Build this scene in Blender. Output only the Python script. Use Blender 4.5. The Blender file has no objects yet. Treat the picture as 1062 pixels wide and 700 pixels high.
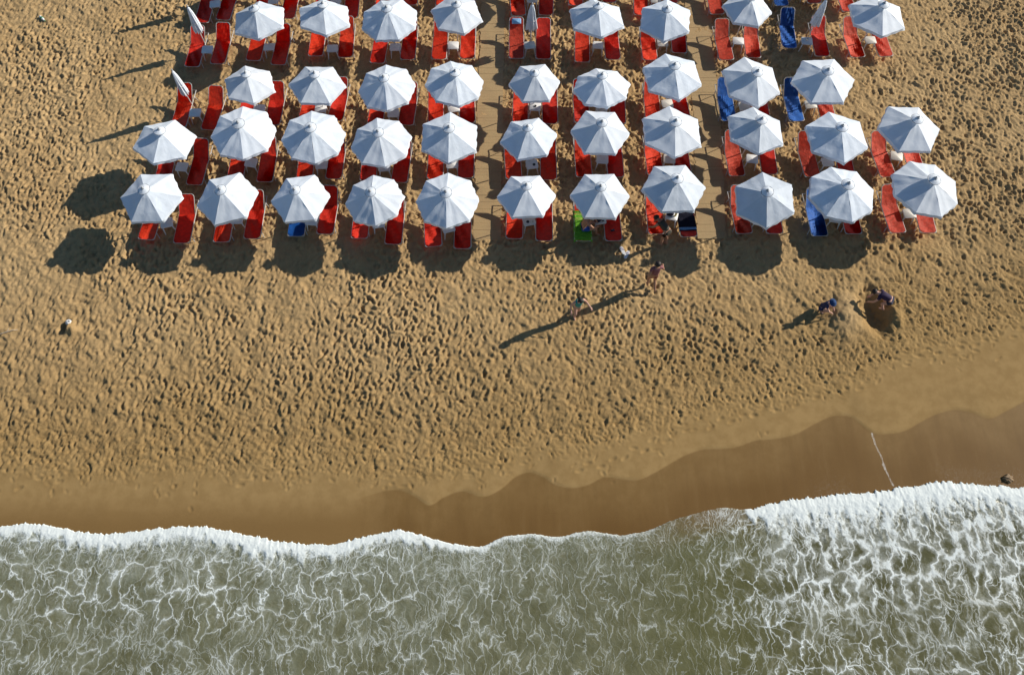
import bpy, bmesh, math, random
import numpy as np
from mathutils import Vector, Matrix

# ------------------------------------------------------------------ camera, sky, sun, exposure
SC = bpy.context.scene
COL = SC.collection
R = math.radians
F_PX, TILT, CAM_H = 750.0, R(23.5), 22.85          # focal length in photo pixels, tilt from straight down, height

cam_d = bpy.data.cameras.new('camera')
cam_d.sensor_width = 36.0
cam_d.lens = 36.0 * F_PX / 1062.0
cam_d.clip_end = 2000
cam = bpy.data.objects.new('camera', cam_d)
COL.objects.link(cam)
cam.location = (0, 0, CAM_H)
cam.rotation_euler = (TILT, 0, 0)
SC.camera = cam

SUN_AZ, SUN_EL = R(22.5), R(26.6)                  # towards the sun, from +x anticlockwise
world = bpy.data.worlds.new('World')
SC.world = world
world.use_nodes = True
wn = world.node_tree
sky = wn.nodes.new('ShaderNodeTexSky')
sky.sky_type = 'NISHITA'
sky.sun_disc = False
sky.sun_elevation = SUN_EL
sky.sun_rotation = math.pi / 2 - SUN_AZ
sky.air_density = 1.0
sky.dust_density = 0.3
sky.ozone_density = 1.0
hsv = wn.nodes.new('ShaderNodeHueSaturation')
hsv.inputs['Saturation'].default_value = 1.2
wn.links.new(sky.outputs[0], hsv.inputs['Color'])
wn.links.new(hsv.outputs[0], wn.nodes['Background'].inputs['Color'])
wn.nodes['Background'].inputs['Strength'].default_value = 0.066
sun_d = bpy.data.lights.new('sun', 'SUN')
sun_d.energy = 4.6
sun_d.angle = R(0.5)
sun_d.color = (1.0, 0.915, 0.79)
sun = bpy.data.objects.new('sun', sun_d)
COL.objects.link(sun)
sun.location = (30, 12, 30)
sun.rotation_euler = Vector((-math.cos(SUN_AZ) * math.cos(SUN_EL), -math.sin(SUN_AZ) * math.cos(SUN_EL),
                             -math.sin(SUN_EL))).to_track_quat('-Z', 'Y').to_euler()
SC.view_settings.view_transform = 'Standard'
SC.view_settings.look = 'None'
SC.view_settings.gamma = 1.0
SC.view_settings.use_curve_mapping = False
SC.view_settings.exposure = 0.26


def at(px, py, z=0.0):
    """surveyed photo position -> world point on the level z"""
    u = (px - 531) / F_PX
    v = (350 - py) / F_PX
    s, c = math.sin(TILT), math.cos(TILT)
    d = (u, s + v * c, -c + v * s)
    t = (CAM_H - z) / -d[2]
    return Vector((t * d[0], t * d[1], z))


# ------------------------------------------------------------------ helpers
rng = np.random.default_rng(7)
rnd = random.Random(11)


def vnoise(x, y, scale, seed):
    """smooth value noise, 0..1"""
    g = np.random.default_rng(seed).random((256, 256))
    X = x * scale + 1000.3
    Y = y * scale + 1000.7
    i = np.floor(X).astype(int)
    j = np.floor(Y).astype(int)
    fx = X - i
    fy = Y - j
    fx = fx * fx * (3 - 2 * fx)
    fy = fy * fy * (3 - 2 * fy)
    i0, i1, j0, j1 = i & 255, (i + 1) & 255, j & 255, (j + 1) & 255
    return (g[i0, j0] * (1 - fx) + g[i1, j0] * fx) * (1 - fy) + (g[i0, j1] * (1 - fx) + g[i1, j1] * fx) * fy


def fbm(x, y, scale, seed, octs=3):
    a, s, t = 0, 1.0, 0
    for k in range(octs):
        a = a + vnoise(x, y, scale * 2 ** k, seed + k) * s
        t += s
        s *= 0.5
    return a / t


def sstep(a, b, x):
    t = np.clip((x - a) / (b - a), 0, 1)
    return t * t * (3 - 2 * t)


def grid_mesh(name, X, Y, Z, attrs, flip=False):
    ny, nx = X.shape
    me = bpy.data.meshes.new(name)
    co = np.stack([X, Y, Z], -1).reshape(-1, 3).astype(np.float32)
    idx = np.arange(nx * ny).reshape(ny, nx)
    q = np.stack([idx[:-1, :-1], idx[:-1, 1:], idx[1:, 1:], idx[1:, :-1]], -1).reshape(-1, 4)
    if flip:
        q = q[:, ::-1]
    me.vertices.add(len(co))
    me.vertices.foreach_set('co', co.ravel())
    me.loops.add(q.size)
    me.loops.foreach_set('vertex_index', q.ravel().astype(np.int32))
    me.polygons.add(len(q))
    me.polygons.foreach_set('loop_start', np.arange(0, q.size, 4, dtype=np.int32))
    me.polygons.foreach_set('use_smooth', np.ones(len(q), dtype=bool))
    me.update(calc_edges=True)
    for k, v in attrs.items():
        a = me.attributes.new(k, 'FLOAT', 'POINT')
        a.data.foreach_set('value', np.ascontiguousarray(v, dtype=np.float32).ravel())
    return me


class NT:
    """small helper for node materials"""

    def __init__(self, name):
        self.m = bpy.data.materials.new(name)
        self.m.use_nodes = True
        self.t = self.m.node_tree
        self.b = self.t.nodes['Principled BSDF']

    def n(self, typ, props=None, **inp):
        nd = self.t.nodes.new(typ)
        for k, v in (props or {}).items():
            setattr(nd, k, v)
        for k, v in inp.items():
            self.set(nd, k, v)
        return nd

    def set(self, nd, key, v):
        if isinstance(key, str) and key[0] == 'i' and key[1:].isdigit():
            key = int(key[1:])
        elif isinstance(key, str):
            key = key.replace('_', ' ')
        s = nd.inputs[key]
        if isinstance(v, bpy.types.NodeSocket):
            self.t.links.new(v, s)
        else:
            s.default_value = v

    def math(self, op, a, b=0.0, clamp=False):
        nd = self.n('ShaderNodeMath', {'operation': op, 'use_clamp': clamp}, i0=a, i1=b)
        return nd.outputs[0]

    def mapr(self, v, a, b, c=0.0, d=1.0, smooth=True):
        nd = self.n('ShaderNodeMapRange', {'interpolation_type': 'SMOOTHSTEP' if smooth else 'LINEAR'})
        for k, x in zip(range(5), (v, a, b, c, d)):
            self.set(nd, 'i%d' % k, x)
        return nd.outputs[0]

    def mix(self, fac, a, b, blend='MIX'):
        nd = self.n('ShaderNodeMix', {'data_type': 'RGBA', 'blend_type': blend})
        self.set(nd, 'i0', fac)
        self.set(nd, 'i6', a)
        self.set(nd, 'i7', b)
        return nd.outputs[2]

    def noise(self, vec, scale, detail=3.0, rough=0.55, dist=0.0):
        nd = self.n('ShaderNodeTexNoise', None, Scale=scale, Detail=detail, Roughness=rough, Distortion=dist)
        if vec is not None:
            self.set(nd, 'Vector', vec)
        return nd

    def attr(self, name):
        return self.n('ShaderNodeAttribute', {'attribute_name': name}).outputs['Fac']

    def bump(self, h, strength, dist, normal=None):
        nd = self.n('ShaderNodeBump', None, Strength=strength, Distance=dist, Height=h)
        if normal is not None:
            self.set(nd, 'Normal', normal)
        return nd.outputs[0]

    def out(self, **kw):
        for k, v in kw.items():
            self.set(self.b, k, v)
        return self.m


def rgb(r, g, b):
    return (r, g, b, 1.0)


def fabric(name, col, rough=0.8, var=0.12, trans=0.0, bump=0.25, scale=9.0):
    t = NT(name)
    tc = t.n('ShaderNodeTexCoord').outputs['Object']
    oi = t.n('ShaderNodeObjectInfo').outputs['Random']
    nz = t.noise(tc, scale, 4).outputs['Fac']
    f = t.mapr(nz, 0.3, 0.7)
    c1 = tuple(min(1, x * (1 + var)) for x in col[:3]) + (1,)
    c0 = tuple(x * (1 - var) for x in col[:3]) + (1,)
    c = t.mix(f, c0, c1)
    hs = t.n('ShaderNodeHueSaturation', None, Color=c)
    t.set(hs, 'Value', t.mapr(oi, 0, 1, 0.9, 1.08, False))
    wv = t.noise(tc, 6.0, 2, 0.5, 0.6).outputs['Fac']
    t.out(Base_Color=hs.outputs[0], Roughness=rough, Normal=t.bump(wv, bump, 0.06))
    if trans > 0:
        tr = t.n('ShaderNodeBsdfTranslucent', None, Color=c)
        mx = t.n('ShaderNodeMixShader', None, i0=trans)
        t.t.links.new(t.b.outputs[0], mx.inputs[1])
        t.t.links.new(tr.outputs[0], mx.inputs[2])
        t.t.links.new(mx.outputs[0], t.t.nodes['Material Output'].inputs['Surface'])
    return t.m


def plain(name, col, rough=0.5, metal=0.0, var=0.1, scale=20.0):
    t = NT(name)
    tc = t.n('ShaderNodeTexCoord').outputs['Object']
    nz = t.noise(tc, scale, 4).outputs['Fac']
    c1 = tuple(min(1, x * (1 + var)) for x in col[:3]) + (1,)
    c0 = tuple(x * (1 - var) for x in col[:3]) + (1,)
    return t.out(Base_Color=t.mix(nz, c0, c1), Roughness=rough, Metallic=metal,
                 Normal=t.bump(nz, 0.08, 0.01))


def mobj(name, bm, mat, parent=None, smooth=True):
    me = bpy.data.meshes.new(name)
    bmesh.ops.recalc_face_normals(bm, faces=bm.faces)
    bm.to_mesh(me)
    bm.free()
    if smooth:
        me.polygons.foreach_set('use_smooth', np.ones(len(me.polygons), dtype=bool))
    me.materials.append(mat)
    o = bpy.data.objects.new(name, me)
    COL.objects.link(o)
    o.parent = parent
    return o


def tag(o, label, cat, group=None):
    o['label'] = label
    o['category'] = cat
    if group:
        o['group'] = group
    return o


def thing(name, label, cat, loc=(0, 0, 0), rz=0.0, group=None):
    o = bpy.data.objects.new(name, None)
    COL.objects.link(o)
    o.location = loc
    o.rotation_euler = (0, 0, rz)
    o.empty_display_size = 0.2
    return tag(o, label, cat, group)


def copy_tree(o, parent=None):
    c = o.copy()
    COL.objects.link(c)
    c.parent = parent
    for ch in list(o.children):
        copy_tree(ch, c)
    return c


def tube(bm, pts, r, seg=8, caps=True):
    """round tube along a polyline; r may be a list"""
    pts = [Vector(p) for p in pts]
    rr = r if isinstance(r, (list, tuple)) else [r] * len(pts)
    rings = []
    up = Vector((0, 0, 1))
    for k, p in enumerate(pts):
        d = (pts[min(k + 1, len(pts) - 1)] - pts[max(k - 1, 0)]).normalized()
        a = d.cross(up)
        if a.length < 1e-3:
            a = d.cross(Vector((1, 0, 0)))
        a.normalize()
        b = d.cross(a).normalized()
        rings.append([bm.verts.new(p + (a * math.cos(q) + b * math.sin(q)) * rr[k])
                      for q in [2 * math.pi * i / seg for i in range(seg)]])
    for k in range(len(rings) - 1):
        for i in range(seg):
            bm.faces.new((rings[k][i], rings[k][(i + 1) % seg], rings[k + 1][(i + 1) % seg], rings[k + 1][i]))
    if caps:
        bm.faces.new(rings[0])
        bm.faces.new(rings[-1])


def lathe(bm, prof, seg=16, cx=0.0, cy=0.0):
    rings = []
    for r_, z in prof:
        rings.append([bm.verts.new((cx + r_ * math.cos(2 * math.pi * i / seg), cy + r_ * math.sin(2 * math.pi * i / seg), z))
                      for i in range(seg)])
    for k in range(len(rings) - 1):
        for i in range(seg):
            bm.faces.new((rings[k][i], rings[k][(i + 1) % seg], rings[k + 1][(i + 1) % seg], rings[k + 1][i]))
    bm.faces.new(rings[0])
    bm.faces.new(rings[-1])


def rbox(bm, x0, x1, y0, y1, z0, z1, r=0.03, seg=4):
    """slab with rounded corners in plan"""
    out = []
    for cx, cy, a0 in ((x1 - r, y1 - r, 0), (x0 + r, y1 - r, 90), (x0 + r, y0 + r, 180), (x1 - r, y0 + r, 270)):
        for k in range(seg + 1):
            a = R(a0 + 90 * k / seg)
            out.append((cx + r * math.cos(a), cy + r * math.sin(a)))
    e = min(0.008, (z1 - z0) * 0.3)
    rings = []
    mx, my = (x0 + x1) / 2, (y0 + y1) / 2
    for z, ins in ((z0, 0), (z1 - e, 0), (z1, e)):
        sx = 1 - ins / ((x1 - x0) / 2)
        sy = 1 - ins / ((y1 - y0) / 2)
        rings.append([bm.verts.new((mx + (x - mx) * sx, my + (y - my) * sy, z)) for x, y in out])
    n = len(out)
    for k in range(2):
        for i in range(n):
            bm.faces.new((rings[k][i], rings[k][(i + 1) % n], rings[k + 1][(i + 1) % n], rings[k + 1][i]))
    bm.faces.new(rings[0])
    bm.faces.new(rings[2])


# ------------------------------------------------------------------ shoreline curves (surveyed)
def curve(pts):
    w = [at(*p) for p in pts]
    xs = np.array([p.x for p in w])
    ys = np.array([p.y for p in w])
    o = np.argsort(xs)
    xs, ys = xs[o], ys[o]

    dx = np.diff(xs)
    sl = np.diff(ys) / dx
    m = np.concatenate([[sl[0]], (sl[:-1] * dx[1:] + sl[1:] * dx[:-1]) / (dx[1:] + dx[:-1]), [sl[-1]]])

    def f(x):
        # cubic through the surveyed points
        x = np.asarray(x, dtype=float)
        k = np.clip(np.searchsorted(xs, x) - 1, 0, len(xs) - 2)
        h = xs[k + 1] - xs[k]
        u = np.clip((x - xs[k]) / h, 0, 1)
        return ((2 * u ** 3 - 3 * u ** 2 + 1) * ys[k] + (u ** 3 - 2 * u ** 2 + u) * h * m[k]
                + (-2 * u ** 3 + 3 * u ** 2) * ys[k + 1] + (u ** 3 - u ** 2) * h * m[k + 1])
    return f


water_edge = curve([(-120, 548), (0, 545), (30, 542), (60, 546), (90, 552), (130, 552), (170, 547), (210, 546), (235, 550),
                    (265, 556), (300, 562), (340, 564), (370, 558), (400, 551), (415, 549), (440, 556), (480, 565), (500, 566),
                    (520, 557), (551, 553.5), (578, 556), (609, 550.5), (647, 554.5), (674, 549),
                    (693, 541), (724, 531.5), (751, 526), (774, 528), (797, 522), (830, 517), (870, 512), (910, 510), (940, 505), (970, 500),
                    (1000, 500), (1030, 503), (1062, 505), (1200, 500)])
swash_edge = curve([(-120, 522), (0, 520), (200, 520), (340, 519), (372, 517), (385, 512), (400, 508), (415, 507.5), (432, 515), (445, 523),
                    (460, 515), (478, 508.5), (503, 514), (520, 506), (535, 493.5), (548, 489), (562, 493), (575, 501), (590, 505),
                    (608, 502.5), (628, 494), (645, 496), (661, 497), (678, 490), (695, 480), (713, 470.5), (728, 465.5), (745, 464.5),
                    (763, 463), (782, 456.5), (805, 454), (825, 449.5), (845, 439), (868, 430), (885, 432.5), (904, 447), (922, 449),
                    (941, 445), (955, 437), (971, 429), (992, 424), (1009, 427), (1026, 433), (1043, 426), (1062, 416), (1200, 380)])
step_edge = curve([(-120, 482), (0, 486), (60, 484), (110, 490), (160, 483), (230, 486), (300, 490), (350, 485), (400, 492),
                   (450, 490), (500, 485), (550, 468), (610, 462), (680, 442), (740, 425), (800, 415), (850, 398), (900, 384),
                   (930, 362), (985, 350), (1062, 328), (1200, 300)])

# ------------------------------------------------------------------ the ground
fx = np.arange(-23.0, 23.01, 0.04)
fy = np.arange(-2.0, 27.0, 0.04)
ext = np.array([0.3, 0.8, 1.8, 4, 9, 20, 45, 100, 220, 480])
gx = np.concatenate([fx[0] - ext[::-1], fx, fx[-1] + ext])
gy = np.concatenate([fy[0] - ext[::-1], fy, fy[-1] + ext])
GX, GY = np.meshgrid(gx, gy)
nfx, nfy, off = len(fx), len(fy), len(ext)
we, se, te = water_edge(gx)[None, :], swash_edge(gx)[None, :], step_edge(gx)[None, :]

trod = sstep(-0.35, 1.1, GY - te + (fbm(GX, GY, 0.9, 3) - 0.5) * 1.6)          # trampled dry sand, 0..1
H = np.zeros_like(GX)

# footprints: dents with pushed-up rims, stamped one by one
FH = np.zeros((nfy, nfx))
FX, FY = GX[off:-off, off:-off], GY[off:-off, off:-off]
T = trod[off:-off, off:-off]


def stamp(cx, cy, a, ln, wd, dep, rim=0.5):
    rr = ln * 1.9
    i0 = max(0, int((cx - rr - fx[0]) / 0.04)); i1 = min(nfx, int((cx + rr - fx[0]) / 0.04) + 1)
    j0 = max(0, int((cy - rr - fy[0]) / 0.04)); j1 = min(nfy, int((cy + rr - fy[0]) / 0.04) + 1)
    if i1 <= i0 or j1 <= j0:
        return
    dx = FX[j0:j1, i0:i1] - cx
    dy = FY[j0:j1, i0:i1] - cy
    u = (dx * math.cos(a) + dy * math.sin(a)) / ln
    v = (-dx * math.sin(a) + dy * math.cos(a)) / wd
    q = u * u + v * v
    FH[j0:j1, i0:i1] += -dep * np.exp(-q * q * 1.1) + rim * dep * np.exp(-((np.sqrt(q) - 1.45) / 0.38) ** 2)


NS = 46000
sx = rng.uniform(fx[0], fx[-1], NS)
sy = rng.uniform(4.5, fy[-1], NS)
ste = step_edge(sx)
DV = .55 + .75 * sstep(.32, .62, fbm(sx, sy, .28, 15, 3))
for k in range(NS):
    d = sy[k] - ste[k]
    if d < -0.1 and rng.random() > 0.10 * math.exp(d * 1.6):
        continue
    if d < -1.6:
        continue
    a = math.pi / 2 + rng.normal(0, 0.65)
    if d > 2.2 + rng.normal(0, 0.5):
        stamp(sx[k], sy[k], a, rng.uniform(0.085, 0.170), rng.uniform(0.044, 0.074), rng.uniform(0.013, 0.042) * DV[k], .5)
    else:
        for _ in range(2):
            stamp(sx[k] + rng.normal(0, .25), sy[k] + rng.normal(0, .2), a + rng.normal(0, 1.0), rng.uniform(0.06, 0.15),
                  rng.uniform(0.028, 0.055), rng.uniform(0.010, 0.027), 0.4)
# single footprint trails on the smooth damp sand
for (x0, y0, x1, y1) in ((735, 441, 805, 423), (930, 372, 1060, 345), (250, 500, 305, 488), (780, 428, 900, 398), (600, 488, 700, 452),
                         (20, 500, 60, 496), (940, 375, 1010, 362)):
    p, q = at(x0, y0), at(x1, y1)
    n = max(2, int((q - p).length / 0.33))
    an = math.atan2(q.y - p.y, q.x - p.x)
    for i in range(n):
        c = p.lerp(q, i / (n - 1))
        s_ = 0.09 if i % 2 else -0.09
        stamp(c.x - math.sin(an) * s_ + rng.normal(0, .04), c.y + math.cos(an) * s_ + rng.normal(0, .04), an + rng.normal(0, .2), 0.12, 0.055, 0.028, 0.3)
FH = np.clip(FH, -0.11, 0.085) * .78
FH += (fbm(FX, FY, 1.6, 21, 3) - 0.5) * 0.09 * T + (fbm(FX, FY, 11.0, 24, 2) - 0.5) * 0.030 * T
wob = (fbm(FX, FY, 1.3, 27, 2) - .5) * 1.2
rdg = 1 - np.abs(2 * fbm(FX + wob, FY * .55 - wob * .4, 4.6, 28, 2) - 1)
FH += (rdg - .75) * .060 * T
FH += (fbm(FX, FY, 6.5, 33, 3) - .5) * .060 * np.exp(-((FY - te[:, off:-off] - 1.2) / 1.3) ** 2) * T

WALK_L = [(512, -12), (510, 60), (508, 120), (505, 248)]
WALK_R = [(722, -12), (727, 60), (733, 120), (738, 246)]


def walk_dist(X, Y, pts):
    w = [at(*p) for p in pts]
    ys = np.array([p.y for p in w])[::-1]
    xs = np.array([p.x for p in w])[::-1]
    cx = np.interp(Y, ys, xs)
    return np.abs(X - cx), (Y > ys[0] - 0.05)


for pts in (WALK_L, WALK_R):
    dx, on = walk_dist(FX, FY, pts)
    dx = dx + (fbm(FX, FY, 2.5, 36, 2) - .5) * .35
    flat = (1 - sstep(0.42, 0.75, dx)) * on
    FH *= 1 - flat * .93
    FH += flat * (-.012 + (fbm(FX, FY, 1.1, 37, 3) - .5) * .085)

# the dug hole with its heap of sand
pit = at(906, 324)
dxp, dyp = FX - pit.x, FY - pit.y
FH_s = (fbm(FX, FY, 4.5, 41, 3) - 0.5) * 0.11
hp = ((dxp - 0.05 + .12 * dyp) / 0.42) ** 2 + ((dyp) / 0.80) ** 2
heap = at(876, 326)
hx, hy = FX - heap.x, FY - heap.y
ha = np.exp(-((hx - 0.18 * hy) / 0.52) ** 2 - (hy / 0.85) ** 2)
calm = np.clip(np.exp(-((hx - 0.35) / 0.85) ** 4 - (hy / 1.0) ** 4), 0, 1)
FH = FH * (1 - 0.65 * calm) + FH_s * calm + 0.26 * ha * (.75 + .5 * fbm(FX, FY, 3.5, 43, 2)) - 0.42 * np.exp(-(hp * (.25 + 1.5 * fbm(FX, FY, 3.4, 44, 3))) ** 1.5)
FH += 0.10 * np.exp(-((dxp - 0.75) / 0.22) ** 2 - (dyp / 0.7) ** 2)
# small sand dome with a hollow, far left
dome = at(73, 341)
FH += 0.20 * np.exp(-((FX - dome.x - .05) ** 2 + (FY - dome.y) ** 2) / 0.05) - 0.22 * np.exp(-((FX - dome.x + .24) / .09) ** 2 - ((FY - dome.y) / .18) ** 2)
# faint wheel track
trk = at(275, 300)
FH -= 0.035 * np.exp(-((FX - trk.x - (FY - trk.y) * 0.06) / 0.13) ** 2) * sstep(7.6, 8.6, FY) * (1 - sstep(12.5, 13.2, FY))

H[off:-off, off:-off] = FH
H += -0.035 * (1 - sstep(-0.2, 1.2, GY - se)) - 0.012 * sstep(-0.08, 0.03, se - GY) * sstep(at(400, 510).x - 1.5, at(400, 510).x, GX)
H -= np.clip(we - 0.02 - GY, 0, 30) * 0.09
H += 0.012 * (fbm(GX, GY, 0.8, 51, 2) - 0.5) * (1 - trod)
H += np.clip(GY - 27, 0, 600) * 0.01

wet = sstep(-0.015, 0.045, se - GY)                                             # swash film reach, hard edge
lft = at(430, 510).x
softwet = sstep(-0.1, 1.2, se + 0.35 - GY) * (1 - sstep(lft - 1.8, lft - .2, GX))
wet = wet * sstep(lft - 2.4, lft - .4, GX)
damp = 1 - sstep(-0.6, 4.8, GY - te + (fbm(GX, GY, 0.7, 61) - 0.5) * 2.2)
heapA = np.zeros_like(GX)
heapA[off:-off, off:-off] = np.clip(ha * 1.2 * (FH > -0.15), 0, 1)
# lines of bubbles left on the swash film
froth = np.zeros_like(GX)
for line in (((905, 449), (909, 462), (914.5, 472), (918, 484), (927, 503)), ((972, 462), (982, 480), (990, 502)), ((1030, 440), (1043, 470), (1048, 500))):
    for (a, b) in zip(line[:-1], line[1:]):
        p, q = at(*a), at(*b)
        dx, dy = q.x - p.x, q.y - p.y
        L2 = dx * dx + dy * dy
        t = np.clip(((GX - p.x) * dx + (GY - p.y) * dy) / L2, 0, 1)
        d = np.hypot(GX - p.x - t * dx, GY - p.y - t * dy) + (fbm(GX, GY, 5, 71) - .5) * .07
        froth = np.maximum(froth, (.74 if line[0][0] == 905 else .34) * (1 - sstep(0.012, 0.08, d)))
rx = at(860, 480).x
froth = np.maximum(froth, 0.40 * np.exp(-((GX - rx) / 1.6) ** 2) * (1 - sstep(0.2, 1.4, GY - we)) * wet)
froth = np.maximum(froth, 0.40 * sstep(at(940, 470).x, at(980, 470).x, GX) * (1 - sstep(0.3, 1.3, GY - we)) * wet)

deep = sstep(0, 1.7, se - GY + (fbm(GX, GY, .8, 77, 2) - .5) * .8)
gm = grid_mesh('sand_beach', GX, GY, H, {'deep': deep, 'wet': wet, 'softwet': softwet, 'damp': damp, 'moist': 1 - sstep(0.5, 9.5, GY - te + (fbm(GX, GY, .35, 62) - .5) * 4), 'heap': heapA, 'froth': froth, 'trod': trod})
ground = bpy.data.objects.new('sand_beach', gm)
COL.objects.link(ground)
ground['kind'] = 'structure'

t = NT('beach_sand')
pos = t.n('ShaderNodeNewGeometry').outputs['Position']
n1 = t.noise(pos, 0.35, 4).outputs['Fac']
n2 = t.noise(pos, 2.6, 5, 0.6).outputs['Fac']
n3 = t.noise(pos, 24, 4, 0.65).outputs['Fac']
n4 = t.noise(pos, 130, 2, 0.6).outputs['Fac']
dry = t.mix(t.mapr(n1, 0.35, 0.65), rgb(.490, .330, .158), rgb(.560, .390, .196))
dry = t.mix(t.mapr(n2, 0.38, 0.68, 0, .55), dry, rgb(.40, .28, .14))
dry = t.mix(t.mapr(n3, 0.45, 0.72, 0, .5), dry, rgb(.34, .235, .115))
dampc = t.mix(t.mapr(n2, 0.35, 0.65), rgb(.315, .203, .080), rgb(.375, .247, .102))
dry = t.mix(t.math('MULTIPLY', t.attr('moist'), .42), dry, dampc)
c = t.mix(t.math('MULTIPLY', t.attr('damp'), 0.9), dry, dampc)
c = t.mix(t.math('MULTIPLY', t.attr('heap'), 0.6), c, rgb(.50, .36, .195))
c = t.mix(t.attr('softwet'), c, rgb(.235, .142, .052))
wetc = t.mix(t.mapr(n1, .35, .65), rgb(.170, .094, .030), rgb(.184, .105, .036))
dst = t.noise(t.n('ShaderNodeMapping', None, Vector=pos, Scale=(3.2, .45, 1)).outputs[0], 1.0, 4, .6).outputs['Fac']
wetc = t.mix(t.attr('deep'), t.mix(.35, wetc, dampc), wetc)
wetc = t.mix(t.mapr(dst, .45, .70, 0, .18), wetc, rgb(.125, .072, .027))
wetc = t.mix(t.mapr(dst, .48, .28, 0, .13), wetc, rgb(.30, .20, .09))
c = t.mix(t.attr('wet'), c, wetc)
grain = t.mapr(n4, 0.3, 0.7, 0.86, 1.12)
c = t.mix(1.0, c, t.n('ShaderNodeCombineColor', None, i0=grain, i1=grain, i2=grain).outputs[0], 'MULTIPLY')
spk = t.noise(pos, 60, 3, .75).outputs['Fac']
fr = t.attr('froth')
thr = t.mapr(fr, 0, 1, .80, .34, False)
frm = t.math('MULTIPLY', t.mapr(t.math('SUBTRACT', spk, thr), 0, .07), t.mapr(fr, .02, .3), True)
c = t.mix(frm, c, rgb(.78, .76, .70))
wall = t.math('MAXIMUM', t.attr('wet'), t.math('MULTIPLY', t.attr('softwet'), .8))
n5 = t.noise(pos, 10, 5, .7).outputs['Fac']
bh = t.math('ADD', t.math('ADD', t.math('MULTIPLY', n3, .55), t.math('MULTIPLY', n4, .3)), t.math('MULTIPLY', n5, .75))
nb = t.bump(bh, t.mapr(t.attr('trod'), 0, 1, 0.07, 0.85, False), 0.045)
t.out(Base_Color=c, Roughness=t.mapr(wall, 0, 1, .95, .55, False), Normal=nb)
t.set(t.b, 'Specular IOR Level', t.mapr(wall, 0, 1, .10, .09, False))
gm.materials.append(t.m)

# ------------------------------------------------------------------ the sea
ss = np.concatenate([np.arange(0, 0.9, 0.025), np.arange(0.9, 6.6, 0.045), 6.6 + ext])
wx = np.concatenate([fx[0] - ext[::-1], np.arange(-23.0, 23.01, 0.03), 23.0 + ext])
S, WX = np.meshgrid(ss, wx, indexing='ij')
pxx = wx                                                                        # world x along the shore


def X_(px, py=560):
    return at(px, py).x


# width of the white band, in metres along the shore
bx = np.array([X_(p) for p in (-100, 60, 100, 150, 240, 275, 310, 360, 420, 450, 520, 600, 680, 700, 775, 782, 800, 900, 1000, 1062, 1200)])
bw = np.array([.42, .42, .50, .42, .52, .70, .48, .42, .42, .26, .20, .19, .16, .09, .08, .40, .75, .95, .85, .75, .8])
band = np.interp(pxx, bx, bw)
dx_ = np.array([X_(p, 620) for p in (-100, 200, 400, 470, 560, 660, 710, 745, 800, 850, 1062, 1200)])
dv_ = np.array([.58, .56, .48, .36, .25, .17, .12, .32, .72, .98, .95, .9])
dens = np.interp(pxx, dx_, dv_)[None, :] * (1 - .34 * sstep(1.4, 3.8, S)) + .10 * (1 - sstep(.4, 2.0, S)) * (pxx > X_(800))[None, :]
dens = dens * (.72 + .56 * fbm(WX, S, .45, 99, 3))
jag = (vnoise(wx, wx * 0, 5.5, 81) - .5) * .09 + (vnoise(wx, wx * 0, 14., 82) ** 2 - .3) * .10 + (vnoise(wx, wx * 0, 31., 83) ** 2 - .3) * .10
edge_y = water_edge(wx) + jag * np.clip(band / .5, .15, 1.2) * .72
WY = edge_y[None, :] - S
streak = vnoise(WX, S, 9.0, 91) * .45 + vnoise(WX * 1.0, S * .35, 7.0, 92) * .55
foam = 1 - sstep(0.15, 1.55, S / (band[None, :] * (0.35 + 1.3 * streak)) + 1e-6)
rim = np.exp(-(S / 0.04) ** 2) * np.clip(band[None, :] / .25, 0, 1) * (.45 + .55 * streak)
foam = np.clip(np.maximum(foam * sstep(.06, .3, band)[None, :], rim), 0, 1)
near = np.exp(-S / 1.1)
lump = fbm(WX, WY, 7.0, 95, 3)
swell = (fbm(WX * .6, WY, .55, 97, 2) - .5) * .10 * sstep(.3, 2.5, S)
WZ = -0.012 + foam * (0.016 + (.022 * lump + .012 * fbm(WX, WY, 19.0, 96, 2)) * np.clip(band / .6, .1, 1)[None, :]) * sstep(0, .30, S) + swell
WZ[0, :] = -0.045
green = np.exp(-((WX - X_(735, 600)) / 1.9) ** 2) * sstep(.0, .5, S)
sandy = (1 - sstep(.1, 1.1, S)) * np.exp(-((WX - X_(735, 540)) / 1.5) ** 2)
milk = np.interp(pxx, [X_(-100), X_(450), X_(640), X_(760), X_(800), X_(1062)], [.75, .65, .35, .12, .14, .2])[None, :] * (0.35 + .65 * np.exp(-S / 1.6))
sm = grid_mesh('sea_water', WX, WY, WZ, {'foam': foam, 'dens': dens, 'near': near, 'green': green, 'sandy': sandy, 'milk': milk}, flip=True)
sea = bpy.data.objects.new('sea_water', sm)
COL.objects.link(sea)
sea['kind'] = 'structure'

t = NT('shallow_sea')
geo = t.n('ShaderNodeNewGeometry').outputs['Position']
w1 = t.n('ShaderNodeVectorMath', {'operation': 'SUBTRACT'}, i0=t.noise(geo, 0.9, 3).outputs['Color'], i1=(.5, .5, .5))
w2 = t.n('ShaderNodeVectorMath', {'operation': 'SUBTRACT'}, i0=t.noise(geo, 4.5, 3).outputs['Color'], i1=(.5, .5, .5))


def scaled(v, s):
    nd = t.n('ShaderNodeVectorMath', {'operation': 'SCALE'}, i0=v)
    t.set(nd, 'Scale', s)
    return nd.outputs[0]


def addv(a, b):
    return t.n('ShaderNodeVectorMath', {'operation': 'ADD'}, i0=a, i1=b).outputs[0]


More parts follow.
